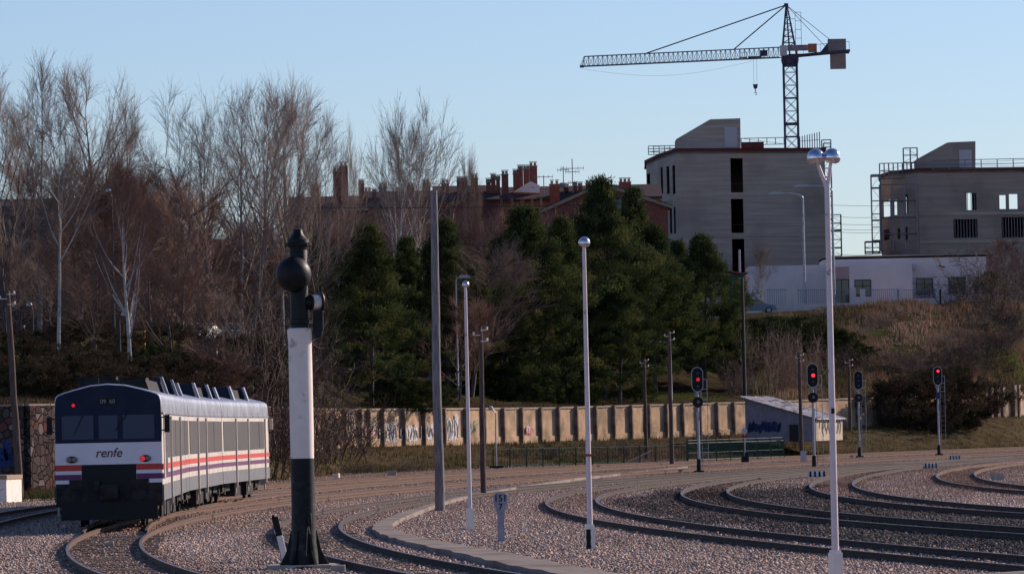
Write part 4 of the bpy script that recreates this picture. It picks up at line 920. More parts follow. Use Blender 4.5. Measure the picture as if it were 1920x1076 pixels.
# ------------------------------------------------------------------ signals
def signal(px, basey, topy, red, label, disc=True, Y=None, cage=.45, dim=False):
    q = Gd(px, basey); Y = q.y; top = P(px - 5, topy, Y).z; s = F / Y
    t = thing('railway_signal', label, 'railway signal', (q.x, q.y, 0), 0, 'colour light signals across the tracks'); H = top
    mb = MB(); mb.lathe([(.075, .7), (.07, H - 1.3)], (0, 0, 0), 14); mb.build('pole', M['silver'], t, True)
    mb = MB(); mb.box((0, 0, .05), (.55, .45, .12)); mb.lathe([(.14, .1), (.12, .75)], (0, 0, 0), 14); mb.build('base', M['black'], t)
    # oval back board
    w_, h_ = .33, .70; zc = H - .70; pl = []
    for i in range(33):
        a = math.pi * i / 32; pl.append((w_ * math.cos(a), zc + (h_ - w_) + w_ * math.sin(a)))
    for i in range(33):
        a = math.pi + math.pi * i / 32; pl.append((w_ * math.cos(a), zc - (h_ - w_) + w_ * math.sin(a)))
    MB().prism(pl, -.20, -.17).build('backboard', M['black'], t)
    mb = MB(); V = []; n = len(pl)
    cx, cz = 0, zc
    for (x, z) in pl: V.append((x, -.215, z))
    for (x, z) in pl:
        kx = x * .90; kz = zc + (z - zc) * .95; V.append((kx, -.215, kz))
    mb.add(V, [(i, (i + 1) % n, n + (i + 1) % n, n + i) for i in range(n)])
    mb.build('rim', M['door'], t)
    for i in range(3):
        z = zc + .36 - i * .36; mt = M['lens']
        if i == red: mt = M['redlens_dim'] if dim else M['redlens']
        o = MB().lathe([(.001, -.02), (.105, -.02), (.105, .015), (.001, .03)], (0, 0, 0), 16, Matrix.Rotation(R(90), 3, 'X')).build('lamp', mt, t, False, (.04, -.23, z))
        hd = MB(); k = 10
        V = [];
        for y in (-.24, -.46):
            for j in range(k + 1): a = math.pi * j / k; V.append((.04 + .125 * math.cos(a), y, z + .125 * math.sin(a)))
        hd.add(V, [(j, j + 1, k + 2 + j, k + 1 + j) for j in range(k)]); hd.build('hood', M['black'], t)
    if disc:
        z = zc - 1.28
        MB().lathe([(.001, 0), (.30, 0), (.30, .04), (.001, .04)], (0, 0, 0), 28, Matrix.Rotation(R(90), 3, 'X')).build('lower_disc', M['black'], t, False, (0, -.18, z))
        MB().lathe([(.001, 0), (.09, 0), (.09, .04), (.001, .04)], (0, 0, 0), 14, Matrix.Rotation(R(90), 3, 'X')).build('lamp', M['lens'], t, False, (.03, -.24, z + .02))
    else: MB().box((-.02, -.15, zc - 1.45), (.22, .2, .5)).build('lower_box', M['blue'], t)
    # brackets, ladder and working cage behind
    mb = MB(); mb.tube((-.2, -.1, zc - .7), (0, 0, zc - 1.1), .03, n=6); mb.tube((.12, -.1, zc - .6), (0, 0, zc - .9), .03, n=6); mb.box((0, -.08, zc - .2), (.2, .16, 1.2)); mb.box((0, -.09, 3.2 * H / 6), (.16, .14, .5)); mb.build('bracket', M['silver'], t)
    mb = MB(); zl = zc - .25 if cage > .4 else zc
    for x in (.22, .22 + .34):
        mb.tube((x, .5, .1), (x, .45, zl - .4), .016, n=5); mb.tube((x, .5, zl - .9), (x, .5, zl + .25), .022, n=5)
    for i in range(14): z = .4 + i * (zl - .6) / 14; mb.tube((.22, .5, z), (.56, .5, z), .007, n=4)
    for z in (zl + .25, zl - .3, zl - .9): mb.box((.39, .5, z), (.38, .5, .035))
    mb.build('ladder', M['silver'], t)
    return t
signal(1311, 885, 688, 1, 'railway signal in front of the green railing, its middle lamp dim red', dim=True)
signal(1527, 878, 681, 1, 'railway signal just left of the tall twin lamp post, middle lamp bright red')
signal(1612, 857, 695, None, 'unlit railway signal right of the tall twin lamp post')
signal(1761, 853, 687, 0, 'railway signal farthest right with its top lamp red', disc=False)
# electrical box near second signal
q = Gd(1507, 868); mb = MB(); mb.box((0, 0, .45), (.38, .3, .7)); mb.box((0, 0, .05), (.2, .2, .3)); o = mb.build('control_box', M['door'], None, False, (q.x, q.y, 0)); tag(o, 'small pale equipment box left of the second signal foot', 'equipment box')
# shunting marker on thin post
q = P(1397, 866, 372); t = thing('shunting_signal', 'low shunting signal with a red and white target behind the green railing', 'signal', (q.x, q.y, q.z))
mb = MB(); mb.tube((0, 0, 0), (0, 0, 2.0), .035, n=8); mb.build('post', M['silver'], t)
mb = MB(); mb.box((0, 0, .2), (.5, .4, .4)); mb.box((.1, 0, .5), (.2, .2, .3)); mb.build('motor', M['black'], t)
MB().lathe([(.001, 0), (.19, 0), (.19, .03), (.001, .03)], (0, 0, 0), 20, Matrix.Rotation(R(90), 3, 'X')).build('target', M['door'], t, False, (0, -.05, 2.1))
MB().box((0, -.05, 1.72), (.4, .04, .16)).build('plate', M['red'], t)
# striped blocks
def striped(px, py, wpx, label, n=4):
    q = Gd(px, py); k = F / q.y; W = wpx / k; t = thing('striped_block', label, 'striped block', (q.x, q.y, 0), 0, 'black and white striped blocks between the tracks')
    h = .28; mb = MB(); mb.prism([(-.14, 0), (.14, 0), (.14, h * .7), (.08, h), (-.08, h), (-.14, h * .7)], -W / 2, W / 2, 'x'); mb.build('block', M['white'], t)
    for i in range(n):
        x = -W / 2 + W * (i + .3) / n; mb = MB(); mb.prism([(-.145, 0), (.145, 0), (.145, h * .7 + .002), (.083, h + .004), (-.083, h + .004), (-.145, h * .7 + .002)], x, x + W / n * .45, 'x'); mb.build('stripe', M['black'], t)
striped(1532, 894, 34, 'black and white striped block right of the second signal foot'); striped(1790, 862, 22, 'striped block right of the farthest signal'); striped(1745, 878, 26, 'faded striped block below the farthest signal')

# ------------------------------------------------------------------ mile post, marker, water crane
def text_mesh(s, size, mat, parent, loc, name='lettering', shear=0.0, ext=.004, off=0.0, rot=(R(90), 0, 0), sx=1.0):
    c = bpy.data.curves.new('txt', 'FONT'); c.body = s; c.size = size; c.align_x = 'CENTER'; c.align_y = 'CENTER'; c.shear = shear; c.extrude = ext; c.offset = off
    o = bpy.data.objects.new('txt', c); sc.collection.objects.link(o); bpy.context.view_layer.update()
    me = bpy.data.meshes.new_from_object(o.evaluated_get(bpy.context.evaluated_depsgraph_get())); bpy.data.objects.remove(o)
    me.name = name; me.materials.clear(); me.materials.append(mat)
    q = link(name, me, parent, loc); q.rotation_euler = rot; q.scale = (sx, 1, 1); return q
q = Gd(940, 1016); t = thing('milepost', 'pale concrete milepost lettered 151 and 7 left of the middle lamp post', 'milepost', (q.x, q.y, 0))
k = F / q.y; hw = 13 / k
mb = MB(); mb.prism([(-.085, -.1), (.085, -.1), (.085, .72), (hw, .92), (hw, 1.14), (hw * .6, 1.20), (-hw * .6, 1.20), (-hw, 1.14), (-hw, .92), (-.085, .72)], -.05, .05); mb.build('post', M['kmpost'], t)
text_mesh('151', .225, M['ink'], t, (0, -.054, 1.06), off=.003, sx=.95); text_mesh('7', .2, M['ink'], t, (0, -.054, .86), off=.003)
q = Gd(536, 1052); t = thing('marker_post', 'leaning black and white marker post left of the water crane', 'marker post', (q.x, q.y, 0))
mb = MB(); Mt = Matrix.Rotation(R(-13), 3, 'Y')
mb.box(Mt @ Vector((0, 0, .27)), (.13, .09, .62), 0, Mt); mb.build('post', M['white'], t)
mb = MB(); mb.box(Mt @ Vector((0, 0, .78)), (.14, .10, .42), 0, Mt); mb.box(Mt @ Vector((-.03, 0, 1.0)), (.06, .10, .06), 0, Mt); mb.build('band', M['black'], t)

q = Gd(571, 1066); Yc = q.y; k = F / Yc
t = thing('water_crane', 'old black and white iron water crane column in the foreground', 'water crane', (q.x, q.y, 0))
zz = lambda py: P(571 - (1066 - py) * .021, py, Yc).z
def cw(n_, prof, mat, n=28): return MB().lathe(prof, (0, 0, 0), n).build(n_, M[mat], t, True)
r = 22.3 / k
cw('shaft_white', [(r * .98, zz(859)), (r * 1.0, zz(800)), (r * .99, zz(700)), (r * .98, zz(640)), (r * 1.04, zz(632)), (r * 1.06, zz(618)), (r * .9, zz(615))], 'white')
cw('shaft_black', [(r * 1.35, .1), (r * 1.08, zz(1015)), (r * 1.0, zz(960)), (r * .99, zz(859))], 'blackworn')
cw('neck', [(r * .76, zz(617)), (r * .76, zz(608)), (r * .86, zz(606)), (r * .86, zz(600)), (r * .76, zz(598)), (r * .76, zz(470)), (r * .72, zz(468)), (r * .72, zz(456))], 'blackiron')
o = cw('ball', [(.001, -.375), (.12, -.355), (.22, -.30), (.30, -.22), (.35, -.12), (.365, 0), (.35, .12), (.30, .22), (.22, .30), (.12, .355), (.001, .375)], 'blackiron'); o.location = (-.10, -.16, zz(515)); o.scale = (.98, .98, .98)
cw('cap', [(r * .72, zz(474)), (r * .76, zz(462)), (r * 1.12, zz(461)), (r * 1.15, zz(456)), (r * .95, zz(455)), (r * .92, zz(450)), (r * .70, zz(446)), (r * .42, zz(438)), (r * .36, zz(430)), (.001, zz(429))], 'blackiron')
mb = MB()
for i in range(8):
    a = i * .785; mb.lathe([(.016, -.05), (.022, -.02), (.022, .02), (.016, .035)], (r * 1.06 * math.cos(a), r * 1.06 * math.sin(a), zz(459)), 6)
mb.build('cap_bolts', M['blackiron'], t)
# base flare fins
mb = MB()
for i in range(6):
    a = i * math.pi / 3 + R(0); rot = Matrix.Rotation(a, 3, 'Z'); pl = [(r * .9, .02), (r * 2.35, .02), (r * 2.0, .12), (r * 1.45, .38), (r * 1.1, .78), (r * .9, .8)]
    V = [rot @ Vector((x, y, z)) for y in (-.025, .025) for x, z in pl]; n = 6; mb.add(V, [(j, (j + 1) % n, n + (j + 1) % n, n + j) for j in range(n)] + [tuple(range(n)), tuple(range(n, 2 * n))])
mb.lathe([(r * 2.4, -.02), (r * 2.4, .05), (r * 1.4, .09)], (0, 0, 0), 28); mb.build('base_flange', M['blackiron'], t)
mb = MB(); mb.box((0, .1, -.02), (1.45, 1.3, .22)); mb.build('plinth', M['stoneblk'], t)
# side pulley drum and spout
zd = zz(567); xd = r * .75
mb = MB(); mb.lathe([(.10, 0), (.10, .12)], (0, 0, 0), 16, Matrix.Rotation(R(90), 3, 'Y')); mb.build('stub', M['blackiron'], t, True, (xd - .03, 0, zd))
mb = MB(); mb.lathe([(.145, 0), (.155, .08), (.145, .17)], (0, 0, 0), 24, Matrix.Rotation(R(90), 3, 'Y')); DA = R(24); mb.build('drum', M['white'], t, True, (xd + .05 + .02 * math.cos(DA), .02 * math.sin(DA), zd), DA)
for x_, k_ in ((-.02, .74), (.19, 1.0)): MB().lathe([(.001, 0), (.21 * k_, 0), (.225 * k_, .02), (.21 * k_, .045), (.001, .045)], (0, 0, 0), 28, Matrix.Rotation(R(90), 3, 'Y')).build('drum_rim', M['blackiron'], t, True, (xd + .05 + x_ * math.cos(DA), x_ * math.sin(DA), zd), DA)
mb = MB(); mb.prism([(xd + .10, zd - .18), (xd + .30, zd - .16), (xd + .295, zd - .55), (xd + .25, zd - .72), (xd + .13, zd - .74), (xd + .085, zd - .60)], -.09, .09); mb.build('spout', M['blackiron'], t)
mb = MB(); mb.box((xd + .05, -.03, zz(604)), (.16, .10, .07)); mb.build('clamp', M['barge'], t)
mb = MB(); mb.tube((r * .7, 0, zz(478)), (xd + .14, 0, zd + .2), .012, n=8); mb.build('pull_rod', M['rust'], t)
mb = MB(); mb.lathe([(.001, -.14), (.04, -.12), (.055, 0), (.04, .12), (.001, .14)], (0, 0, 0), 14); mb.build('hand_lever', M['blackworn'], t, True, (.13, -r - .02, zz(973)))
mb = MB(); mb.tube((.09, -r - .03, zz(988)), (.05, -r - .05, zz(1042)), .008, n=6); mb.tube((.11, -r - .03, zz(985)), (.14, -r - .04, zz(1000)), .008, n=6); mb.build('chain', M['barge'], t)
text_mesh('1904', .085, M['kmpost'], t, (.06, -r - .006, zz(846)), ext=.002, name='stamp') if False else None
q = Gd(634, 1072); o = MB().box((0, 0, .06), (.28, .25, .16)).build('stone_block', M['stoneblk'], None, False, (q.x, q.y, 0)); tag(o, 'tan stone block at the foot of the water crane', 'stone')

# ------------------------------------------------------------------ train
nodes = [Vector((-11.63, 158.2, RT)), Vector((-12.38, 183.5, RT)), Vector((-12.40, 205.0, RT)), Vector((-11.62, 226.5, RT))]
train = thing('passenger_train', 'white passenger railcar train with orange and purple stripes and navy cab', 'train', nodes[0], 0)
HW = 1.55
sec = [(HW, .78), (HW, 1.3), (HW, 2.0), (HW - .005, 3.18), (HW - .01, 3.38), (HW - .02, 3.62), (HW - .05, 3.74), (HW - .12, 3.81), (HW - .28, 3.87), (.95, 3.96), (.5, 4.07), (0, 4.11)]
full = [(-x, z) for x, z in sec] + [(x, z) for x, z in reversed(sec[:-1])]
def car(i):
    a = nodes[i]; b = nodes[i + 1]; d = b - a; L = d.length - (.35 if i < 2 else 0); rz = math.atan2(-d.x, d.y)
    loc = a - nodes[0]
    # local frame: y forward along car, x right
    def put(mb, name, mat, parent, smooth=False):
        o = mb.build(name, mat, parent, smooth); return o
    mb = MB(); n = len(full); V = []; front = (i == 0); rear = (i == 2)
    stations = [(0, 0 if not front else 0)]
    ys = [0.0, .25, L - .25, L] if (front or rear) else [0.0, L]
    for y in ys:
        f = .985 if (front and y == 0) or (rear and y == L) else 1.0
        for x, z in full: V.append((x * f, y, .78 + (z - .78) * (1 if f == 1 else .99)))
    Fs = []; mi = []
    for s_ in range(len(ys) - 1):
        for j in range(n - 1):
            Fs.append((s_ * n + j, s_ * n + j + 1, (s_ + 1) * n + j + 1, (s_ + 1) * n + j)); zz_ = (full[j][1] + full[j + 1][1]) / 2; mi.append(1 if zz_ > 3.26 else 0)
    Fs.append(tuple(range(n))); mi.append(0); Fs.append(tuple(range((len(ys) - 1) * n, len(ys) * n))); mi.append(0)
    body = link('railcar', new_mesh('railcar', V, Fs, [M['trainwhite'], M['trainsilver']], True, mi), train, loc, rz)
    s = lambda mb, nme, mt, sm=False: mb.build(nme, M[mt], body, sm)
    # stripes & skirt: thin sheets wrapped on both flanks
    for z0, z1, mt, nme in ((1.63, 1.79, 'orange', 'stripe'), (1.37, 1.52, 'purple', 'stripe'), (.74, 1.20, 'trainskirt', 'skirt')):
        mb = MB()
        for sd_ in (-1, 1): mb.box((sd_ * (HW + .004), L / 2, (z0 + z1) / 2), (.016, L - .02, z1 - z0))
        s(mb, nme, mt)
    # windows band pieces on the right and left flank
    wy = [(2.2, 6.4), (6.8, 11.0), (11.25, 15.4), (15.7, 20.0), (20.3, 24.2)] if i == 0 else ([(.5, 5.0), (5.35, 10.1), (10.5, 15.2), (15.5, 20.8)] if i == 1 else [(.5, 5.6), (5.95, 11.0), (11.4, 16.2), (16.5, 18.8)])
    for sd_ in (-1, 1):
        for (ya, yb) in wy:
            o = MB().box((0, 0, 0), (.03, yb - ya, 1.10)).build('window', M['sideglass'], body, False, (sd_ * (HW + .006), (ya + yb) / 2, 2.50))
    for sd_ in (-1, 1):
        for y in ([6.6, 15.55] if i == 0 else ([5.2, 10.3] if i == 1 else [5.75, 11.2, 19.3])):
            mb = MB(); mb.box((0, 0, 0), (.06, .16, 2.6)); mb.build('door_post', M['trainwhite'], body, False, (sd_ * (HW + .03), y, 1.86))
    if i == 0:
        mb = MB(); mb.box((0, 0, 0), (.05, .5, .6)); 
    # gutter
    mb = MB()
    for sd_ in (-1, 1): mb.box((sd_ * (HW + .005), L / 2, 3.24), (.04, L - .05, .04))
    s(mb, 'gutter', 'trainsilver')
    # roof pods: navy paints the bulkheads' shaded fronts, silver their lit edges; dark equipment between
    pods = {0: [(14.5, 25.0)], 1: [(12.0, 20.5)], 2: [(8.8, 15.2)]}[i]
    for (ya, yb) in pods:
        yb = min(yb, L - .6)
        for yy in (ya, yb):
            MB().prism([(-1.22, 3.60), (1.22, 3.60), (.97, 4.38), (-.97, 4.38)], yy, yy + .3).build('roof_bulkhead', M['trainnavy'], body)
            for sg in (-1, 1):
                mb = MB(); mb.prism([(sg * 1.36, 3.60), (sg * 1.26, 3.60), (sg * .99, 4.42), (sg * 1.08, 4.42)], yy - .05, yy + .45); mb.build('bulkhead_lit_edge', M['trainsilver'], body)
        mb = MB(); mb.prism([(-1.0, 3.7), (1.0, 3.7), (.86, 4.30), (-.86, 4.30)], ya + .36, yb - .03)
        for q_ in range(6): y_ = ya + .8 + q_ * (yb - ya - 1.4) / 6; mb.box((0, y_, 4.33), (1.5, .5, .06))
        s(mb, 'roof_radiator', 'under')
    if i > 0:
        MB().prism([(-1.2, 3.6), (1.2, 3.6), (.98, 4.30), (-.98, 4.30)], 2.5, 2.8).build('roof_bulkhead', M['trainnavy'], body)  # navy again paints the shaded front
        for sg in (-1, 1): MB().prism([(sg * 1.34, 3.60), (sg * 1.24, 3.60), (sg * .98, 4.34), (sg * 1.07, 4.34)], 2.45, 2.85).build('bulkhead_lit_edge', M['trainsilver'], body)
    # underframe, bogies
    mb = MB(); mb.box((0, L / 2, .62), (2.3, L - .6, .42))
    for y in (8.2, 10.4, 12.8, 15.0): 
        if y < L - 5: mb.box((random.uniform(-.1, .1), y, .46), (2.62, 1.5, .55))
    s(mb, 'underframe', 'under')
    for y in (3.4, L - 3.2):
        mb = MB(); mb.box((0, 0, .46), (2.3, 3.2, .22)); mb.box((0, 0, .55), (2.5, .7, .3))
        for yy in (-1.2, 1.2):
            for x in (-.87, .87): mb.lathe([(.001, -.06), (.43, -.06), (.43, .06), (.001, .06)], (x, yy, .43), 20, Matrix.Rotation(R(90), 3, 'Y'))
            for x in (-1.12, 1.12): mb.box((x, yy, .44), (.18, .34, .3)); mb.box((x, yy + .4, .6), (.12, .16, .35))
        mb.build('bogie', M['under'], body, False, (0, y, 0))
    # vertical light steps below the doors
    mb = MB()
    for sd_ in (-1, 1):
        for y in ([1.2, 6.6, 9.6] if i == 0 else ([5.2, 10.3] if i == 1 else [5.75, 11.2, 19.3])): MB().box((0, 0, 0), (.06, .14, .5)).build('door_step', M['trainwhite'], body, False, (sd_ * (HW - .03), y, .58))
    if i < 2:
        mb = MB(); mb.prism([(-1.38, .85), (1.38, .85), (1.38, 3.3), (1.0, 3.75), (-1.0, 3.75), (-1.38, 3.3)], L, L + .36); s(mb, 'gangway', 'black')
    return body, L
b0, L0 = car(0); b1, _ = car(1); b2, L2 = car(2)
def fr(poly, name, mat, y0=-.03, y1=-.005, par=b0): return MB().prism(poly, y0, y1).build(name, M[mat], par)
# cab end
top = [(-x * .985, .78 + (z - .78) * .99) for x, z in sec if z > 3.1] + [(x * .985, .78 + (z - .78) * .99) for x, z in reversed(sec[:-1]) if z > 3.1]
fr([(-1.515, 2.42), (-1.515, 3.15)] + [(x * .995, z) for x, z in top][0:0] + [(x * .995, z - .005) for x, z in top] + [(1.515, 3.15), (1.515, 2.42)], 'cab_mask', 'trainnavy', -.035, -.003)
fr([(-1.52, 1.80), (-1.52, 2.418), (1.52, 2.418), (1.52, 1.80)], 'cab_panel', 'trainfront', -.03, -.003)
for x0, x1 in ((-1.32, -.42), (-.27, .27), (.42, 1.32)):
    fr([(x0, 2.52), (x0, 3.20), (x1, 3.20), (x1, 2.52)], 'windscreen', 'trainglass', -.045, -.036)
fr([(-.26, 3.48), (-.26, 3.70), (.26, 3.70), (.26, 3.48)], 'destination_display', 'black', -.046, -.036)
[text_mesh(s_, .17, M['dispnum'], b0, (x_, -.05, 3.59), ext=.002, name='display_lettering') for s_, x_ in (('09', -.13), ('60', .13))]
o = text_mesh('renfe', .37, M['logo'], b0, (.0, -.036, 2.12), ext=.003, shear=.22, off=.003, name='logo_lettering', sx=.98)
# lower front: stripes at the sides, dark centre
for sg in (-1, 1):
    f2 = lambda a, b, z0, z1, m_, n_: fr([(sg * a, z0), (sg * a, z1), (sg * b, z1), (sg * b, z0)], n_, m_, -.032, -.003)
    f2(.78, 1.52, 1.63, 1.79, 'orange', 'stripe'); f2(.78, 1.52, 1.525, 1.628, 'trainfront', 'cab_panel'); f2(.80, 1.52, 1.37, 1.523, 'purple', 'stripe'); f2(1.15, 1.52, 1.26, 1.368, 'trainfront', 'cab_panel')
    f2(1.13, 1.52, .60, 1.257, 'under', 'corner_skirt'); f2(.62, 1.128, .72, 1.366, 'under', 'buffer_cover')
    o = MB().lathe([(.001, -.02), (.16, -.02), (.16, .03), (.001, .04)], (0, 0, 0), 20, Matrix.Rotation(R(90), 3, 'X')).build('headlight_housing', M['black'], b0, False, (sg * 1.05, -.035, 1.95)); o.scale = (1.0, 1, .62)
    for dx, on in ((-.075, sg > 0), (.075, False)):
        o = MB().lathe([(.001, -.01), (.07, -.01), (.07, .02), (.001, .03)], (0, 0, 0), 16, Matrix.Rotation(R(90), 3, 'X')).build('headlight', M['redlens_dim'] if on else M['offlamp'], b0, False, (sg * 1.05 + dx, -.075, 1.95))
fr([(-.78, .6), (-.78, 1.795), (.78, 1.795), (.78, .6)], 'coupler_recess', 'black', -.02, -.003)
fr([(-1.38, .22), (-1.38, .74), (1.38, .74), (1.38, .22)], 'snow_plough', 'black', -.10, -.03)
mb = MB(); mb.tube((0, -.4, 1.02), (0, .1, 1.02), .14, n=14); mb.box((0, -.3, 1.02), (.5, .18, .4)); mb.box((-.35, -.12, 1.2), (.16, .1, .3)); mb.tube((.3, -.1, 1.1), (.42, -.3, .7), .03, n=6); mb.build('coupler', M['under'], b0)
for sg in (-1, 1): MB().lathe([(.07, -.35), (.07, -.1)], (sg * .88, -.0, 1.05), 12, Matrix.Rotation(R(90), 3, 'X')).build('buffer', M['under'], b0)
MB().lathe([(.001, -.01), (.05, -.01), (.05, .02), (.001, .03)], (0, 0, 0), 12, Matrix.Rotation(R(90), 3, 'X')).build('marker_light', M['redlens_dim'], b0, False, (-.98, -.05, 3.50))
for (x, z, l, a) in ((-.72, 3.2, .55, 25), (.55, 3.24, .6, 35)):
    MB().box((0, 0, -l / 2), (.025, .02, l)).build('wiper', M['black'], b0, False, (x, -.06, z)).rotation_euler = (0, R(a), 0)
for sg in (-1, 1):
    mb = MB(); mb.box((sg * 1.68, .1, 2.93), (.15, .12, .50)); mb.tube((sg * 1.48, .15, 3.12), (sg * 1.66, .12, 3.12), .02, n=6); mb.tube((sg * 1.48, .15, 2.75), (sg * 1.66, .12, 2.75), .02, n=6); mb.build('mirror', M['black'], b0)
mb = MB(); mb.box((1.66, L2 - .3, 2.95), (.15, .12, .45)); mb.tube((1.48, L2 - .3, 3.1), (1.64, L2 - .3, 3.1), .02, n=6); mb.build('mirror', M['trainwhite'], b2)
# cab side door with handrails
mb = MB(); mb.box((HW + .012, 1.15, 2.3), (.03, .72, 1.9)); mb.build('cab_door', M['trainwhite'], b0)
for yy in (.7, 1.62): MB().tube((HW + .07, yy, 1.5), (HW + .07, yy, 3.0), .02, n=6).build('handrail', M['silver'], b0)
mb = MB(); mb.prism([(-1.1, 3.8), (1.1, 3.8), (.95, 4.24), (-.95, 4.24)], 3.5, 13.2); mb.box((-.5, 4.6, 4.28), (1.2, 1.8, .12)); mb.box((.4, 8.2, 4.28), (.9, 2.2, .1)); mb.tube((-.3, .9, 3.95), (-.3, .9, 4.3), .025, n=6); mb.tube((.2, 3, 3.95), (.2, 3, 4.35), .02, n=6); mb.build('roof_gear', M['under'], b0)

# trackside cabinet behind the train tail
q = Gd(496, 911); t = thing('trackside_cabinet', 'grey cabinet with a red cap and yellow upright just behind the train tail', 'cabinet', (q.x, q.y, 0))
MB().box((-.05, 0, .38), (.32, .3, .76)).build('cabinet_body', M['greybox'], t); MB().box((-.02, 0, .94), (.36, .3, .26)).build('cap', M['red'], t); MB().box((.14, -.02, .5), (.09, .1, .98)).build('upright', M['yellow'], t)

# ------------------------------------------------------------------ buildings
def zof(py, Y, px): return P(px, py, Y).z
def facade(mb, p0, p1, z0, z1, ops, inward, thick=.35):
    """vertical wall p0->p1 with rectangular openings (s0,s1,za,zb) and reveals"""
    e = (p1 - p0); L = e.length; e = e / L; n = Vector((inward[0], inward[1], 0)).normalized()
    S = sorted(set([0, L] + [max(0, min(L, v)) for o in ops for v in o[:2]])); Z = sorted(set([z0, z1] + [max(z0, min(z1, v)) for o in ops for v in o[2:]]))
    pt = lambda s, z, d=0: (p0.x + e.x * s + n.x * d, p0.y + e.y * s + n.y * d, z)
    for i in range(len(S) - 1):
        for j in range(len(Z) - 1):
            cs, cz = (S[i] + S[i + 1]) / 2, (Z[j] + Z[j + 1]) / 2
            if any(o[0] < cs < o[1] and o[2] < cz < o[3] for o in ops): continue
            for d in (0, thick): mb.quad(pt(S[i], Z[j], d), pt(S[i + 1], Z[j], d), pt(S[i + 1], Z[j + 1], d), pt(S[i], Z[j + 1], d))
    for (a, b, c, d_) in ops:
        a, b = max(0, a), min(L, b)
        mb.quad(pt(a, c), pt(b, c), pt(b, c, thick), pt(a, c, thick)); mb.quad(pt(a, d_), pt(b, d_), pt(b, d_, thick), pt(a, d_, thick))
        mb.quad(pt(a, c), pt(a, d_), pt(a, d_, thick), pt(a, c, thick)); mb.quad(pt(b, c), pt(b, d_), pt(b, d_, thick), pt(b, c, thick))
def px_ops(rects, p0, p1):
    out = []
    for (x0, y0, x1, y1) in rects:
        ym = (y0 + y1) / 2; xm = (x0 + x1) / 2
        s0, _ = ray_wall(x0, ym, p0, p1); s1, _ = ray_wall(x1, ym, p0, p1); _, za = ray_wall(xm, y1, p0, p1); _, zb = ray_wall(xm, y0, p0, p1); out.append((s0, s1, za, zb))
    return out
def XY(px, py, Y): q = P(px, py, Y); return Vector((q.x, q.y, 0))
def scaffold(label, x0, y0, x1, y1, Y, nx, nz, depth=1.2, decks=(), group='scaffolds on the unfinished buildings', rails=True, zb=None):
    a = P(x0, y1, Y); b = P(x1, y0, Y); W = b.x - a.x; H = b.z - a.z; t = thing('scaffold', label, 'scaffold', (a.x, a.y, a.z), 0, group)
    mb = MB(); r = .045
    for i in range(nx + 1):
        for y in (0, depth): x = W * i / nx; mb.tube((x, y, 0), (x, y, H), r, n=5, cap=False)
    for j in range(nz + 1):
        z = H * j / nz
        for y in (0, depth): mb.tube((0, y, z), (W, y, z), r * .8, n=5, cap=False)
    for j in range(nz): mb.tube((0 if j % 2 else W, 0, H * j / nz), (W if j % 2 else 0, 0, H * (j + 1) / nz), r * .6, n=4, cap=False)
    mb.build('frame', M['scaff'], t)
    for f in decks: MB().box((W / 2, depth / 2, H * f), (W, depth * .9, .16)).build('platform', M['deck'], t)
    return t

# ---- concrete building A
YA = 640
pA = [XY(1211, 290, 668), XY(1238, 290, 652), XY(1268, 290, 640), XY(1546, 290, 646), XY(1546, 290, 666), XY(1211, 290, 684)]
tA = thing('concrete_building', 'unfinished concrete block with three tall dark openings under the tower crane', 'building', pA[2]); oA = pA[2]
z1A = zof(284, 640, 1268); z0A = 9.0
f1 = px_ops([(1370, 297, 1393, 361), (1371, 373, 1394, 437), (1373, 448, 1396, 511)], pA[2], pA[3])
f2 = px_ops([(1238, 314, 1243, 364), (1250, 312, 1255, 364), (1261, 310, 1266, 364), (1256, 388, 1260, 438), (1263.5, 388, 1267, 438)], pA[1], pA[2])
f3 = px_ops([(1213, 326, 1219, 350)], pA[0], pA[1])
mb = MB(); c0 = oA
loc_ = lambda v: v - oA
for a, b, ops, inw in ((pA[2], pA[3], f1, (0, 1)), (pA[1], pA[2], f2, (.5, 1)), (pA[0], pA[1], f3, (.5, 1)), (pA[3], pA[4], [], (-1, 0)), (pA[4], pA[5], [], (0, -1)), (pA[5], pA[0], [], (1, 0))):
    facade(mb, loc_(a), loc_(b), z0A, z1A, ops, inw)
mb.build('wall', M['concrete'], tA)
mb = MB(); poly = [(loc_(v).x, loc_(v).y) for v in pA]; mb.prism(poly, z1A - .3, z1A + .004, 'z')
mb.build('roof_slab', M['concrete'], tA)
mb = MB()
for a, b in zip(pA, pA[1:] + pA[:1]):
    a, b = loc_(a), loc_(b); m_ = (a + b) / 2; d = b - a; mb.box((m_.x, m_.y, z1A + .18), (d.length + .3, .4, .34), math.atan2(d.y, d.x))
mb.build('parapet', M['redcourse'], tA)
mb = MB()
for y in (367, 442):
    e = (pA[3] - pA[2]).normalized(); q = loc_(pA[2] + e * (pA[3] - pA[2]).length / 2); mb.box((q.x, q.y - .02, zof(y, 643, 1400)), ((pA[3] - pA[2]).length, .08, .32), math.atan2(e.y, e.x))
mb.build('slab_edge', M['concrete'], tA)
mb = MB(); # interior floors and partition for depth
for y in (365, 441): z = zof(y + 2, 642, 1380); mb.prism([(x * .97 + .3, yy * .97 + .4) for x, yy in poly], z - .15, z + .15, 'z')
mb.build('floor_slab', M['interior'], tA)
mb = MB()
for (s0, s1, za, zb_) in f1:
    e = (pA[3] - pA[2]).normalized(); q = loc_(pA[2] + e * (s0 + s1) / 2)
    mb.box((q.x, q.y + .5, za + 1.0), (s1 - s0, .04, .05))
mb.build('safety_rail', M['redcourse'], tA)
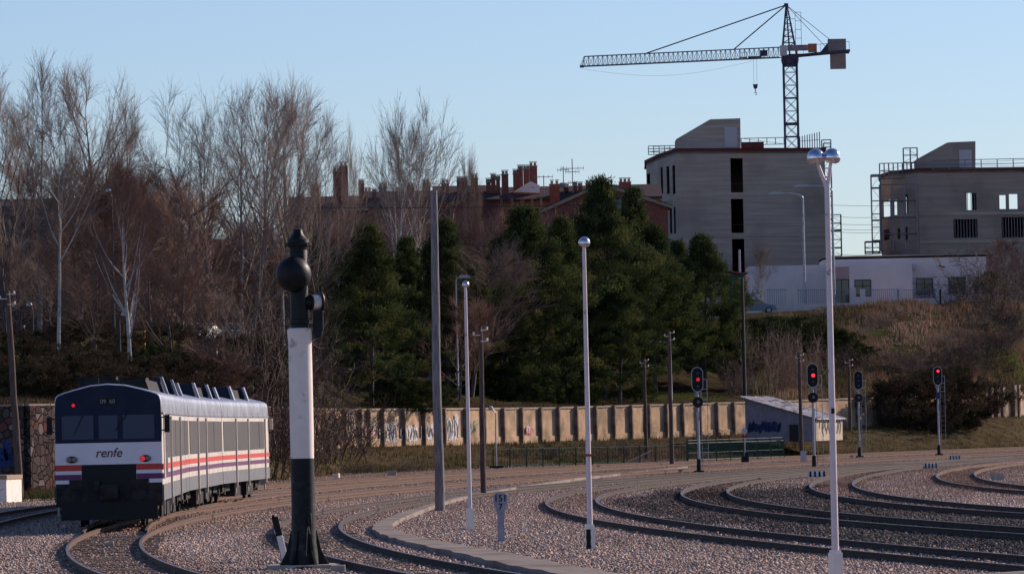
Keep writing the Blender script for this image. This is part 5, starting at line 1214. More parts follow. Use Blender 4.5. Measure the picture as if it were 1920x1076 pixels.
def stairhouse(tP, oP, pts_px, Y, dep, mat, door, dmat='door'):
    pl = [(P(x, y, Y).x - oP.x, P(x, y, Y).z) for x, y in pts_px]; mb = MB(); mb.prism(pl, Y - oP.y, Y - oP.y + dep); mb.build('stair_house', M[mat], tP)
    x0, y0, x1, y1 = door; a = P(x0, y1, Y - .06); b = P(x1, y0, Y - .06)
    mb = MB(); mb.box(((a.x + b.x) / 2 - oP.x, Y - oP.y - .05, (a.z + b.z) / 2), (b.x - a.x, .08, b.z - a.z)); mb.build('door', M[dmat], tP)
stairhouse(tA, oA, [(1269, 292), (1268, 261), (1328, 226), (1332, 224), (1388, 222), (1389, 287)], 643, 6, 'concrete', (1359, 238, 1382, 277))
mb = MB(); a = P(1300, 292, 642.5); pl = [(P(x, y, 642.6).x - oA.x, P(x, y, 642.6).z) for x, y in ((1270, 285), (1271, 262), (1322, 288))]; mb.prism(pl, 2.2, 2.96); mb.build('stair_flank', M['concrete'], tA)
mb = MB(); a = P(1390, 278, 641); b = P(1432, 266, 641); mb.box(((a.x + b.x) / 2 - oA.x, 1.4, (a.z + b.z) / 2), (b.x - a.x, 1, b.z - a.z)); mb.build('brick_stack', M['redcourse'], tA)
scaffold('guard rail scaffold on the left roof edge of the concrete block', 1216, 273, 1266, 290, 655, 5, 3, .4)
scaffold('rail posts on the roof of the concrete block left of the crane mast', 1390, 258, 1470, 272, 650, 5, 1, .3)
t = thing('rebar_cluster', 'row of upright rebar posts on the roof right of the crane mast', 'rebar', P(1500, 274, 645)); mb = MB(); a = P(1500, 274, 645)
for i in range(9): x = 2.3 * i / 8; mb.tube((x, 0, -.3), (x, 0, 1.1 + .5 * i / 8), .055, n=5)
mb.tube((0, 0, .55), (2.3, 0, .7), .03, n=5); mb.build('bars', M['craneblue'], t)
scaffold('tall narrow scaffold up the right wall of the concrete block', 1549, 268, 1558, 480, 652, 1, 9, 1.4, (.32, .53, .7))
scaffold('low scaffold with decks right of the concrete block', 1558, 402, 1577, 480, 655, 1, 5, 1.4, (.2, .62))
scaffold('scaffold tower behind the chrome lamp heads', 1541, 262, 1558, 276, 655, 1, 1, 1.0)

# ---- concrete building B
pB = [XY(1650, 330, 655), XY(1672, 330, 646), XY(1722, 330, 640), XY(2080, 330, 645), XY(2080, 330, 662), XY(1650, 330, 667)]
oB = pB[2]; tB = thing('concrete_building', 'unfinished dark concrete block with see-through windows at the right edge', 'building', oB); lb = lambda v: v - oB
z1B = zof(320, 640, 1722); z0B = 9
g1 = px_ops([(1811, 362, 1831, 394), (1874, 366, 1886, 392), (1892, 364, 1908, 392), (1788, 411, 1833, 446), (1878, 407, 1960, 445)], pB[2], pB[3])
g2 = px_ops([(1676, 375, 1682, 405), (1698, 365, 1703, 400), (1697, 425, 1702, 450), (1683, 428, 1688, 448)], pB[1], pB[2])
g3 = px_ops([(1656, 376, 1669, 407), (1658, 430, 1668, 450)], pB[0], pB[1])
bk = px_ops([(1652, 370, 1700, 410), (1812, 355, 1822, 396), (1872, 360, 1912, 396)], pB[5], pB[4])
mb = MB()
for a, b, ops, inw in ((pB[2], pB[3], g1, (0, 1)), (pB[1], pB[2], g2, (.3, 1)), (pB[0], pB[1], g3, (.3, 1)), (pB[3], pB[4], [], (-1, 0)), (pB[5], pB[4], bk, (0, -1)), (pB[5], pB[0], [], (1, 0))): facade(mb, lb(a), lb(b), z0B, z1B, ops, inw)
mb.build('wall', M['concreteB'], tB)
polyB = [(lb(v).x, lb(v).y) for v in pB]; mb = MB(); mb.prism(polyB, z1B - .3, z1B + .004, 'z'); mb.build('roof_slab', M['concreteB'], tB)
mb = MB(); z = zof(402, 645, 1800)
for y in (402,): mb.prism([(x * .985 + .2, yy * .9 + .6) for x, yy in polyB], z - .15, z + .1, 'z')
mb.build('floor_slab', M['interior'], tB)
mb = MB()
for a, b in zip(pB, pB[1:] + pB[:1]):
    a, b = lb(a), lb(b); m_ = (a + b) / 2; d = b - a; mb.box((m_.x, m_.y, z1B + .14), (d.length + .3, .4, .28), math.atan2(d.y, d.x))
for a, b in ((pB[2], pB[3]),):
    a, b = lb(a), lb(b); m_ = (a + b) / 2; d = b - a
mb.build('parapet', M['redcourse'], tB)
mb = MB()
for (s0, s1, za, zb_) in g1[3:] + g1[:1]:
    e = (pB[3] - pB[2]).normalized(); nb_ = int((s1 - s0) / .35)
    for i in range(nb_): q = lb(pB[2] + e * (s0 + (s1 - s0) * (i + .5) / nb_)); mb.box((q.x, q.y + .25, (za + zb_) / 2), (.07, .07, zb_ - za))
mb.build('opening_bars', M['scaff'], tB)
mb = MB(); e = (pB[3] - pB[2]).normalized()
for y in (400, 452): q = lb(pB[2] + e * 11); zq = zof(y, 641, 1850); mb.box((q.x, q.y - .06, zq), (22, .14, .35), math.atan2(e.y, e.x))
mb.build('slab_edge', M['concrete'], tB)
stairhouse(tB, oB, [(1722, 322), (1720, 298), (1775, 268), (1781, 267), (1829, 265), (1829, 318)], 642.5, 6, 'concreteB', (1799, 281, 1822, 317))
scaffold('scaffold with decks around the rounded corner of the right block', 1637, 327, 1651, 475, 644, 1, 6, 1.4, (.15, .42, .83, .98))
scaffold('roof edge rail scaffold above the rounded corner of the right block', 1650, 305, 1718, 335, 643, 8, 2, .8)
scaffold('small scaffold tower on the roof left of the sloping stair house', 1695, 277, 1720, 318, 641, 2, 3, 1.0)
scaffold('guard rail along the roof in front of the right stair house', 1750, 296, 1990, 318, 639.3, 8, 2, .3)
scaffold('low loading scaffold left of the right block', 1623, 452, 1650, 476, 646, 2, 2, 1.2, (.15, .95))
scaffold('decked scaffold level across the rounded corner of the right block', 1652, 345, 1718, 470, 637.5, 3, 4, .9, (.25, .5, .75))

# ---- tower crane
YC = 668
pc = lambda px, py, Y=YC: P(px, py, Y)
base = pc(1486, 330); tC = thing('tower_crane', 'tall dark blue tower crane standing behind the concrete block', 'crane', (base.x, base.y, 9)); cb = Vector((base.x, base.y, 9))
zt0 = pc(1482, 112).z - 9; hw = .80
mb = MB(); r = .10
for x in (-hw, hw):
    for y in (-hw, hw): mb.box((x, y, zt0 / 2), (.20, .20, zt0))
nb = int(zt0 / 1.5)
for i in range(nb):
    z0_, z1_ = zt0 * i / nb, zt0 * (i + 1) / nb
    for (ax, ay, bx, by) in ((-1, -1, 1, -1), (1, -1, 1, 1), (1, 1, -1, 1), (-1, 1, -1, -1)):
        A = (ax * hw, ay * hw, z0_); B = (bx * hw, by * hw, z1_); A2 = (bx * hw, by * hw, z0_); B2 = (ax * hw, ay * hw, z1_)
        mb.tube(A, B, .045, n=4, cap=False); mb.tube(A2, B2, .045, n=4, cap=False)
        if i % 3 == 0: mb.tube(A, A2, .09, n=4, cap=False)
        else: mb.tube(A, A2, .04, n=4, cap=False)
mb.build('mast', M['craneblue'], tC)
mb = MB(); mb.box((0, 0, zt0 + .25), (2.0, 2.0, .6)); mb.lathe([(1.0, zt0 - .5), (1.1, zt0)], (0, 0, 0), 16); mb.box((0, 0, zt0 - .7), (1.8, 1.8, .3)); mb.build('turntable', M['craneblue'], tC)
apex = pc(1474, 10) - cb; apex = Vector((apex.x, 0, apex.z))
mb = MB(); zh = zt0 + .5
for y in (-.7, .7):
    mb.tube((-.95, y, zh), (apex.x, y * .15, apex.z), .12, .10, 6); mb.tube((.85, y, zh), (apex.x + .1, y * .15, apex.z), .10, .08, 6); mb.tube((0, y, zh), (apex.x, y * .15, apex.z), .07, n=5)
for i in range(1, 8):
    f = i / 8; xl = -.95 + (apex.x + .95) * f; xr = .85 + (apex.x + .1 - .85) * f; z = zh + (apex.z - zh) * f; z2 = zh + (apex.z - zh) * (f + .125)
    y = .7 * (1 - .85 * f)
    for s_ in (-1, 1): mb.tube((xl, s_ * y, z), (xr, s_ * y, z), .045, n=4); mb.tube((xl, s_ * y, z), (xr, s_ * y * .85, min(z2, apex.z)), .04, n=4)
mb.box((apex.x, 0, apex.z), (.5, .4, .4)); mb.build('tower_head', M['craneblue'], tC)
# jib
jb0 = pc(1464, 108) - cb; jt = P(1091, 125, 679) - cb; d = Vector((jt.x - jb0.x, jt.y, jt.z - jb0.z)); d0 = Vector((jb0.x, 0, jb0.z)); LJ = d.length; dn = d.normalized(); hv = 1.22
sdv = Vector((-dn.y, dn.x, 0)).normalized()
mb = MB(); nJ = 42
apxs = [d0 + dn * (LJ * (i / nJ)) for i in range(nJ + 1)]
for s_ in (-.55, .55): mb.tube(d0 + sdv * s_, d0 + d + sdv * s_, .065, n=5)
mb.tube(d0 + Vector((0, 0, hv)), d0 + d * .985 + Vector((0, 0, hv * .98)), .075, n=5)
for i in range(nJ):
    a, b = apxs[i], apxs[i + 1]; m_ = (a + b) / 2 + Vector((0, 0, hv))
    for s_ in (-.55, .55): mb.tube(a + sdv * s_, m_, .035, n=4, cap=False); mb.tube(b + sdv * s_, m_, .035, n=4, cap=False)
    mb.tube(a - sdv * .55, b + sdv * .55, .03, n=4, cap=False)
mb.tube(d0 + d + Vector((0, 0, 0)), d0 + d * .985 + Vector((0, 0, hv * .98)), .05, n=5); mb.box(d0 + d, (.5, 1.2, .25)); mb.build('jib', M['cranejib'], tC)
tops = lambda px, py: (lambda q: d0 + dn * ((q.x - cb.x - d0.x) / dn.x) + Vector((0, 0, hv)))(P(px, py, 672))
for px in (1212, 1375): MB().tube(apex, tops(px, 95), .075, n=6).build('tie_rod', M['craneblue'], tC)
# counter jib
cj = P(1592, 97, 661) - cb; c0_ = Vector((.9, 0, zt0 + .42)); dd = Vector((cj.x - c0_.x, cj.y, 0)); dn2 = dd.normalized()
mb = MB()
for s_ in (-.6, .6): q = Vector((0, s_, 0)); mb.tube(c0_ + q, c0_ + dd + q, .17, n=6)
for i in range(9): q = c0_ + dd * i / 8; mb.box(q, (.12, 1.3, .12))
mb.box(c0_ + dd * .42, (dd.length * .8, 1.0, .06)); mb.build('counter_jib', M['craneblue'], tC)
for px, py in ((1557, 77), (1548, 90)):
    q = P(px, py, 664) - cb; MB().tube(apex, Vector((q.x, dd.y * .7, q.z)), .035, n=5).build('rear_tie', M['craneblue'], tC)
def crbox(name, x0, y0, x1, y1, mat, dy, dep): a = P(x0, y1, YC - 3) - cb; b = P(x1, y0, YC - 3) - cb; return MB().box(((a.x + b.x) / 2, dy, (a.z + b.z) / 2), (b.x - a.x, dep, b.z - a.z)).build(name, M[mat], tC)
crbox('counterweight', 1554, 72, 1587, 96, 'cweight', -1.5, 1.2); crbox('counterweight', 1557, 97.5, 1585, 130, 'cweight', -3.2, 1.2)
crbox('banner', 1478, 82, 1517, 94, 'cranesign', -.9, .08); crbox('banner', 1517, 80, 1533, 97, 'craneorange', -1.1, .08)
crbox('cab', 1478, 84, 1490, 103, 'door', -1.6, 1.2).location = (-.9, 0, 0)
mb = MB()
for i in range(10): q = c0_ + dd * (i / 9); mb.tube(q + Vector((0, -.65, 0)), q + Vector((0, -.65, 1.1)), .03, n=4)
mb.tube(c0_ + Vector((0, -.65, 1.1)), c0_ + dd + Vector((0, -.65, 1.1)), .03, n=4); mb.build('walkway_rail', M['cranejib'], tC)
a = P(1540, 96, 664) - cb; MB().prism([(a.x, a.z), (a.x + .9, a.z + 1.1), (a.x + 1.2, a.z + .9), (a.x + .9, a.z)], -.9, -.2).build('winch', M['craneblue'], tC)
mb = MB()
for x in (1.05, 1.75):
    mb.tube((apex.x + x, 0, apex.z - .9), (apex.x + x, 0, apex.z - 5.2), .035, n=4)
for i in range(5): mb.tube((apex.x + 1.05, 0, apex.z - .9 - i * 1.05), (apex.x + 1.75, 0, apex.z - .9 - i * 1.05), .035, n=4)
for i in (1, 3): mb.tube((apex.x + .3, 0, apex.z - .9 - i * .8), (apex.x + 1.05, 0, apex.z - .9 - i * .8), .035, n=4)
mb.build('ladder_cage', M['craneblue'], tC)
a = P(1415, 110, 670) - cb; mb = MB(); yj = d0.y + dn.y * ((a.x - d0.x) / dn.x)
mb.box((a.x, yj, a.z + .1), (1.6, 1.2, .18)); mb.box((a.x - 1.4, yj, a.z + .1), (.9, .9, .08)); mb.box((a.x - 1.8, yj - .4, a.z + .4), (.05, .05, .6)); mb.box((a.x - 1.0, yj - .4, a.z + .4), (.05, .05, .6)); mb.box((a.x - 1.4, yj - .4, a.z + .7), (.9, .05, .05)); mb.build('trolley', M['craneblue'], tC)
b = P(1416, 162, 670) - cb; mb = MB()
for s_ in (-.18, .2): mb.tube((a.x + s_, yj, a.z), (b.x + s_, yj, b.z + .2), .02, n=4)
mb.build('hoist_rope', M['cable'], tC)
mb = MB(); mb.prism([(b.x - .3, b.z + .2), (b.x + .3, b.z + .2), (b.x + .22, b.z - .25), (b.x, b.z - .45), (b.x - .22, b.z - .25)], yj - .12, yj + .12); mb.tube((b.x, yj, b.z - .4), (b.x, yj, b.z - .8), .05, n=6)
for i in range(6): A_ = R(-100 + i * 45); B_ = R(-100 + (i + 1) * 45); mb.tube((b.x + .16 * math.cos(A_), yj, b.z - .95 + .16 * math.sin(A_)), (b.x + .16 * math.cos(B_), yj, b.z - .95 + .16 * math.sin(B_)), .04, n=5)
mb.build('hook_block', M['craneblue'], tC)
a = P(1432, 100, 669) - cb; MB().box((a.x, yj - .3, a.z), (.9, .5, .7)).build('hoist_motor', M['craneblue'], tC)
mb = MB(); pr = None
for i in range(21):
    f = i / 20; q = d0 + d * (1 - f * .86) + Vector((0, 0, -.3 - 1.15 * math.sin(math.pi * f) * 1.1))
    if pr is not None: mb.tube(pr, q, .014, n=3, cap=False)
    pr = q
mb.build('slack_cable', M['cable'], tC)
mb = MB(); q = P(1479, 232, 667) - cb; mb.box((0, 0, q.z), (1.3, 1.3, .3)); mb.build('mast_platform', M['craneblue'], tC)

# ---- pale single-storey building
YP = 560
pP = [XY(1405, 530, YP), XY(1545, 530, YP), XY(1545, 530, YP), XY(1850, 530, YP), XY(1710, 530, 556), XY(1564, 530, 556)]
tP = thing('pale_building', 'long low pale pink building on top of the grassy bank', 'building', (XY(1545, 530, YP).x, YP, 12)); oP = Vector((XY(1545, 530, YP).x, YP, 0))
lp = lambda v: Vector((v.x - oP.x, v.y - oP.y, 0)); zP = 12
zr1 = zof(498, YP, 1470) - 12; zr2 = zof(480, YP, 1700) - 12; zr3 = zof(497, 556, 1640) - 12
mb = MB()
mb2 = MB(); a = lp(XY(1405, 530, YP)); b = lp(XY(1546, 530, YP)); mb2.box(((a.x + b.x) / 2, 4, zr1 / 2 - 1), (b.x - a.x, 8, zr1 + 2)); mb2.build('side_wing', M['palebldg'], tP)
a = lp(XY(1546, 530, YP)); b = lp(XY(1850, 530, YP)); wins = [(1717, 521, 1750, 552), (1778, 519, 1811, 551)]
ops = [(s0, s1, za - 12, zb_ - 12) for (s0, s1, za, zb_) in px_ops(wins, XY(1546, 530, YP), XY(1850, 530, YP))]
facade(mb, a, b, -1, zr2, ops, (0, 1), .25); c1 = b + Vector((0, 9, 0)); c2 = a + Vector((0, 9, 0))
facade(mb, b, c1, -1, zr2, [], (-1, 0)); facade(mb, c1, c2, -1, zr2, [], (0, -1)); facade(mb, c2, a, -1, zr2, [], (1, 0))
mb.build('wall', M['palebldg'], tP)
MB().prism([(a.x, a.y), (b.x, b.y), (c1.x, c1.y), (c2.x, c2.y)], zr2 - .2, zr2 + .003, 'z').build('roof_slab', M['palebldg'], tP)
mb = MB(); m_ = (a + b) / 2; mb.box((m_.x, -.03, zr2 + .05), ((b - a).length + .2, .4, .14)); mb.build('parapet', M['walltop'], tP)
a3 = lp(XY(1562, 530, 556)); b3 = lp(XY(1711, 530, 556)); w3 = [(1564, 523, 1593, 570), (1602, 524, 1634, 556)]
ops3 = [(s0, s1, za - 12, zb_ - 12) for (s0, s1, za, zb_) in px_ops(w3, XY(1562, 530, 556), XY(1711, 530, 556))]
mb = MB(); facade(mb, a3, b3, -1, zr3, ops3, (0, 1), .25); facade(mb, b3, b3 + Vector((0, 4, 0)), -1, zr3, [], (-1, 0), .1); facade(mb, a3, a3 + Vector((0, 4, 0)), -1, zr3, [], (1, 0), .1)
mb.prism([(a3.x, a3.y + .3), (b3.x, b3.y + .3), (b3.x, b3.y + 4), (a3.x, a3.y + 4)], zr3 - .15, zr3 - .01, 'z'); mb.build('front_wing', M['palebldg'], tP)
def win(par, s0, s1, za, zb_, y, x0, name='window', mull=1, bar=.62):
    cx = x0 + (s0 + s1) / 2; w_, h_ = s1 - s0, zb_ - za; cz = (za + zb_) / 2
    mb = MB(); fw = .09
    mb.box((0, 0, h_ / 2 - fw / 2), (w_, .1, fw)); mb.box((0, 0, -h_ / 2 + fw / 2), (w_, .1, fw))
    for s_ in (-1, 1): mb.box((s_ * (w_ / 2 - fw / 2), .0, 0), (fw, .11, h_ - 2 * fw))
    for i in range(mull): mb.box((-w_ / 2 + w_ * (i + 1) / (mull + 1), 0, 0), (fw * .8, .09, h_ - 2 * fw))
    if bar: mb.box((0, 0, -h_ / 2 + h_ * bar), (w_ - 2 * fw, .08, fw * .7))
    o = mb.build(name, M['frame'], par, False, (cx, y, cz)); MB().box((0, .05, 0), (w_ - .02, .02, h_ - .02)).build('pane', M['glass'], o)
for o_ in ops: win(tP, *o_, .12, a.x)
win(tP, *ops3[1], a3.y + .12, a3.x); win(tP, *ops3[0], a3.y + .12, a3.x, 'door', 1, 0)
s0, s1, za, zb_ = ops3[0]; MB().box((a3.x + (s0 + s1) / 2, a3.y - .03, zb_ + .62), (s1 - s0, .05, 1.2)).build('panel', M['pinkpanel'], tP)
for py in (500, 525): q = P(1714, py, 559.5); MB().box((q.x - oP.x, -.25, q.z - 12), (.35, .5, .55)).build('air_conditioner', M['door'], tP)
q = P(1767, 499, 559); MB().box((q.x - oP.x, -.1, q.z - 12), (.65, .1, .12), 0, Matrix.Rotation(R(12), 3, 'Y')).build('name_plate', M['frame'], tP)
# fence in front
def fence2(x0, x1, Y, label):
    a = P(x0, 568, Y); b = P(x1, 563, Y); zb_ = zt((a.x + b.x) / 2, Y) - .2; h = P((x0 + x1) / 2, 543, Y).z - zb_
    t = thing('garden_fence', label, 'fence', (a.x, Y, zb_), 0, 'fences before the pale building'); W = b.x - a.x
    MB().box((W / 2, 0, .5), (W, .2, 1.0)).build('low_wall', M['palebldg'], t)
    mb = MB(); n = int(W / .2)
    for i in range(n + 1): mb.box((W * i / n, 0, (1.0 + h) / 2), (.035, .035, h - 1.0))
    mb.box((W / 2, 0, h), (W, .05, .05)); mb.build('bars', M['scaff'], t)
    for x in (0, W): MB().box((x, -.02, h / 2 + .05), (.5, .3, h + .12)).build('pillar', M['palebldg'], t)
fence2(1432, 1480, 552, 'fence length left of the street lamp with the curved arm'); fence2(1490, 1600, 552, 'fence length behind the tall twin lamp post'); fence2(1618, 1680, 552, 'fence length below the square window'); fence2(1688, 1760, 552, 'fence length right of the building corner'); fence2(1766, 1868, 552, 'rightmost fence length before the pale building')
# tiled kiosk near pines
a = P(1362, 515, 545); b = P(1400, 515, 545); t = thing('tiled_outbuilding', 'small dark green outbuilding with a red tiled roof right of the pines', 'building', (a.x, 545, 11)); W = b.x - a.x; zr = a.z - 11
MB().box((W / 2 - .4, 2, zr / 2), (W - .2, 4, zr)).build('wall', M['greenrail'], t)
mb = MB(); mb.add([(-1.4, -.4, zr + .55), (W - .1, -.4, zr - .05), (W - .1, 4.4, zr - .05), (-1.4, 4.4, zr + .55), (-1.4, -.4, zr + .68), (W - .1, -.4, zr + .12), (W - .1, 4.4, zr + .12), (-1.4, 4.4, zr + .68)], [(0, 1, 2, 3), (4, 5, 6, 7), (0, 1, 5, 4), (1, 2, 6, 5), (2, 3, 7, 6), (3, 0, 4, 7)]); mb.build('roof', M['redtile'], t)
q = P(1387, 505, 547); mb = MB(); mb.tube((q.x - a.x, 2, zr), (q.x - a.x, 2, P(1387, 468, 547).z - 11), .11, n=10); mb.build('flue', M['silver'], t)

# ---- brick houses
def chim(par, o0, px, topy, boty, wpx, Y, pots=1, mat='brick'):
    a = P(px - wpx / 2, boty, Y); b = P(px + wpx / 2, topy, Y); W = b.x - a.x
    o = MB().box((0, 0, (b.z - a.z) / 2), (W, .9, b.z - a.z)).build('chimney', M[mat], par, False, ((a.x + b.x) / 2 - o0.x, Y - o0.y, a.z - o0.z))
    for i in range(pots):
        x = (i - (pots - 1) / 2) * W / max(1, pots) ; mb = MB(); mb.tube((x, 0, b.z - a.z), (x, 0, b.z - a.z + .4), .15, n=8); mb.box((x, 0, b.z - a.z + .48), (.42, .42, .06)); mb.box((x, 0, b.z - a.z + .02), (W / pots + .1, 1.0, .08)); mb.build('chimney_pot', M['barge'], o)
def rowhouse(label, x0, x1, eavey, ridgey, Y, chs, dep=9, wall='brick', dormers=()):
    a = P(x0, eavey, Y); b = P(x1, eavey, Y); o0 = Vector((a.x, Y, 8)); W = b.x - a.x; ze = a.z - 8; zr = P((x0 + x1) / 2, ridgey, Y + dep / 2).z - 8
    t = thing('brick_house', label, 'house', o0, 0, 'brick houses behind the park')
    MB().box((W / 2, dep / 2, ze / 2), (W, dep, ze)).build('wall', M[wall], t)
    mb = MB(); mb.prism([(-.4, ze - .1), (dep / 2, zr), (dep + .4, ze - .1), (dep + .4, ze + .1), (dep / 2, zr + .22), (-.4, ze + .12)], -.1, W + .1, 'x')
    mb.prism([(0, ze), (dep / 2, zr - .02), (dep, ze)], .05, W - .05, 'x'); mb.build('roof', M['rooftile'], t)
    for c in chs: chim(t, o0, *c[:4], Y + 2 + (c[4] if len(c) > 4 else 0), c[5] if len(c) > 5 else 2)
    n = max(2, int(W / 2.6))
    for i in range(n):
        win(t, W * (i + .25) / n, W * (i + .25) / n + 1.1, ze - 2.2, ze - .9, -.04, 0, 'window', 1, 0)
    return t, o0
rowhouse('brick house with stepped chimneys seen through the wide bare crowns', 540, 700, 400, 372, 590, [(565, 372, 400, 12), (591, 352, 395, 14), (632, 322, 395, 12), (645, 312, 380, 14), (678, 345, 392, 10), (690, 360, 392, 12)])
rowhouse('brick house with chimneys left of the thick timber pole', 690, 820, 388, 362, 580, [(702, 362, 385, 8), (718, 352, 385, 14), (748, 360, 385, 14), (770, 352, 382, 14), (800, 345, 385, 14)])
rowhouse('brick house with a crowd of chimneys right of the thick timber pole', 812, 935, 378, 352, 575, [(835, 345, 375, 14), (862, 340, 370, 10), (872, 340, 370, 9), (890, 335, 372, 12), (916, 343, 368, 8), (925, 334, 366, 8), (934, 337, 366, 7), (947, 328, 368, 12)])
tR, oR = rowhouse('long dark roofed house with ochre wall and a white dormer gable', 925, 1240, 377, 352, 585, [(967, 326, 365, 9), (976, 318, 365, 9), (987, 318, 365, 10), (1000, 312, 360, 14), (1040, 346, 395, 18, -2), (1062, 352, 360, 8), (1078, 350, 362, 8), (1088, 350, 362, 7), (1103, 347, 362, 8), (1172, 342, 368, 22, -2, 3)], wall='ochre')
q0 = [P(x, y, 580) for x, y in ((962, 360), (995, 340), (1012, 348), (1012, 362))]
MB().prism([(v.x - oR.x, v.z - 8) for v in q0], -5, -.5).build('dormer', M['white'], tR)
mb = MB()
for px in (940, 960, 978, 998, 1015): a = P(px, 384, 580); mb.box((a.x - oR.x, -2, a.z - 8), (.25, .2, 1.6))
mb.build('dormer_post', M['barge'], tR)
# gabled brick house in front
a = P(1022, 396, 565); b = P(1252, 388, 565); ap = P(1128, 349, 565); o0 = Vector((a.x, 565, 8)); t = thing('brick_house', 'brick house with a wide gable and blue windows behind the tallest pine', 'house', o0, 0, 'brick houses behind the park')
xa, xb, xm = 0, b.x - a.x, ap.x - a.x; ze1 = a.z - 8; ze2 = b.z - 8; zm = ap.z - 8
MB().prism([(xa, 0), (xb, 0), (xb, ze2), (xm, zm), (xa, ze1)], 0, 10).build('wall', M['brick'], t)
mb = MB(); th = .35
mb.prism([(xa - .5, ze1 - .25), (xm, zm), (xb + .5, ze2 - .2), (xb + .5, ze2 + .12), (xm, zm + th), (xa - .5, ze1 + .1)], -.35, -.02); mb.build('gable_coping', M['barge'], t)
mb = MB(); mb.prism([(xa - .5, ze1 + .0), (xm, zm + .1), (xb + .5, ze2 + .02), (xb + .5, ze2 + .22), (xm, zm + th + .12), (xa - .5, ze1 + .2)], 0.01, 10.5); mb.build('roof', M['rooftile'], t)
for (x0, y0, x1, y1) in ((1101, 376, 1126, 410), (1146, 372, 1168, 394)):
    A = P(x0, y1, 565); B = P(x1, y0, 565); win(t, 0, B.x - A.x, A.z - 8, B.z - 8, -.05, A.x - a.x, 'window', 1, .5)
# antennas
def antenna(px, boty, topy, Y, label, cross, mast_r=.05):
    a = P(px, boty, Y); h = P(px, topy, Y).z - a.z; t = thing('tv_antenna', label, 'antenna', a, 0, 'roof antennas'); mb = MB(); mb.tube((0, 0, 0), (0, 0, h), mast_r, n=6); mb.build('mast', M['scaff'], t)
    for zf, w_ in cross:
        mb = MB(); mb.tube((-w_ * .6, 0, h * zf), (w_ * .6, 0, h * zf), .035, n=5)
        for i in range(5): x = -w_ * .6 + w_ * 1.2 * i / 4; mb.tube((x, -.3, h * zf), (x, .3, h * zf), .02, n=4); mb.tube((x, 0, h * zf - .22), (x, 0, h * zf + .22), .025, n=4)
        mb.build('yagi', M['scaff'], t)
antenna(1074, 362, 298, 586, 'tallest roof antenna on the dark roof', ((.72, 2.0), (.62, 1.2), (.3, .7)))
antenna(1057, 362, 312, 586, 'shorter roof antenna with a forked top', ((.86, 1.0),)); antenna(1020, 365, 330, 586, 'small roof antenna beside the highest chimneys', ((.95, 1.6),))
q = P(1055, 345, 586); t = MB().lathe([(.45, 0), (.42, .3), (.25, .42), (.001, .45)], (0, 0, 0), 16).build('roof_dome', M['scaff'], None, True, (q.x, q.y, q.z - .3)); tag(t, 'grey vent dome between the antennas on the roof', 'vent')
rowhouse('tall brown brick block behind the trees at the far left', -140, 292, 392, 376, 600, [], dep=14, wall='brickdark')
rowhouse('low brick house row between the left tree groups', 296, 545, 476, 452, 600, [(330, 445, 472, 12), (390, 440, 472, 12), (440, 444, 472, 12), (505, 430, 470, 14)])
# red brick tall tower sliver at left
rowhouse('brick apartment block glimpsed between the left trees', 296, 300, 420, 415, 600, []) if False else None

# ------------------------------------------------------------------ power lines
def cable(x0, y0, x1, y1, Y, sag, label, Y2=None, r=.03):
    a = P(x0, y0, Y); b = P(x1, y1, Y2 or Y); mb = MB(); pr = Vector((0, 0, 0)); d = b - a
    for i in range(1, 25): f = i / 24; q = d * f + Vector((0, 0, -sag * 4 * f * (1 - f))); mb.tube(pr, q, r, n=4, cap=False); pr = q
    o = mb.build('power_cable', M['cable'], None, False, a); tag(o, label, 'cable', 'overhead power cables')
for i, (y, s_) in enumerate(((383, .2), (402, .4), (414, .5), (421, .7), (432, .3), (458, 1.4))): cable(1500, y - 2, 1700, y + 2, 700, s_, '%s overhead cable between the two unfinished blocks' % ('highest', 'second', 'third', 'fourth', 'fifth', 'lowest')[i])
cable(-60, 372, 1262, 378, 408, .6, 'long thin cable crossing the bare crowns toward the brick gable', r=.028); cable(820, 452, 1262, 468, 425, .4, 'thin cable crossing the dark pines at mid height', r=.018)

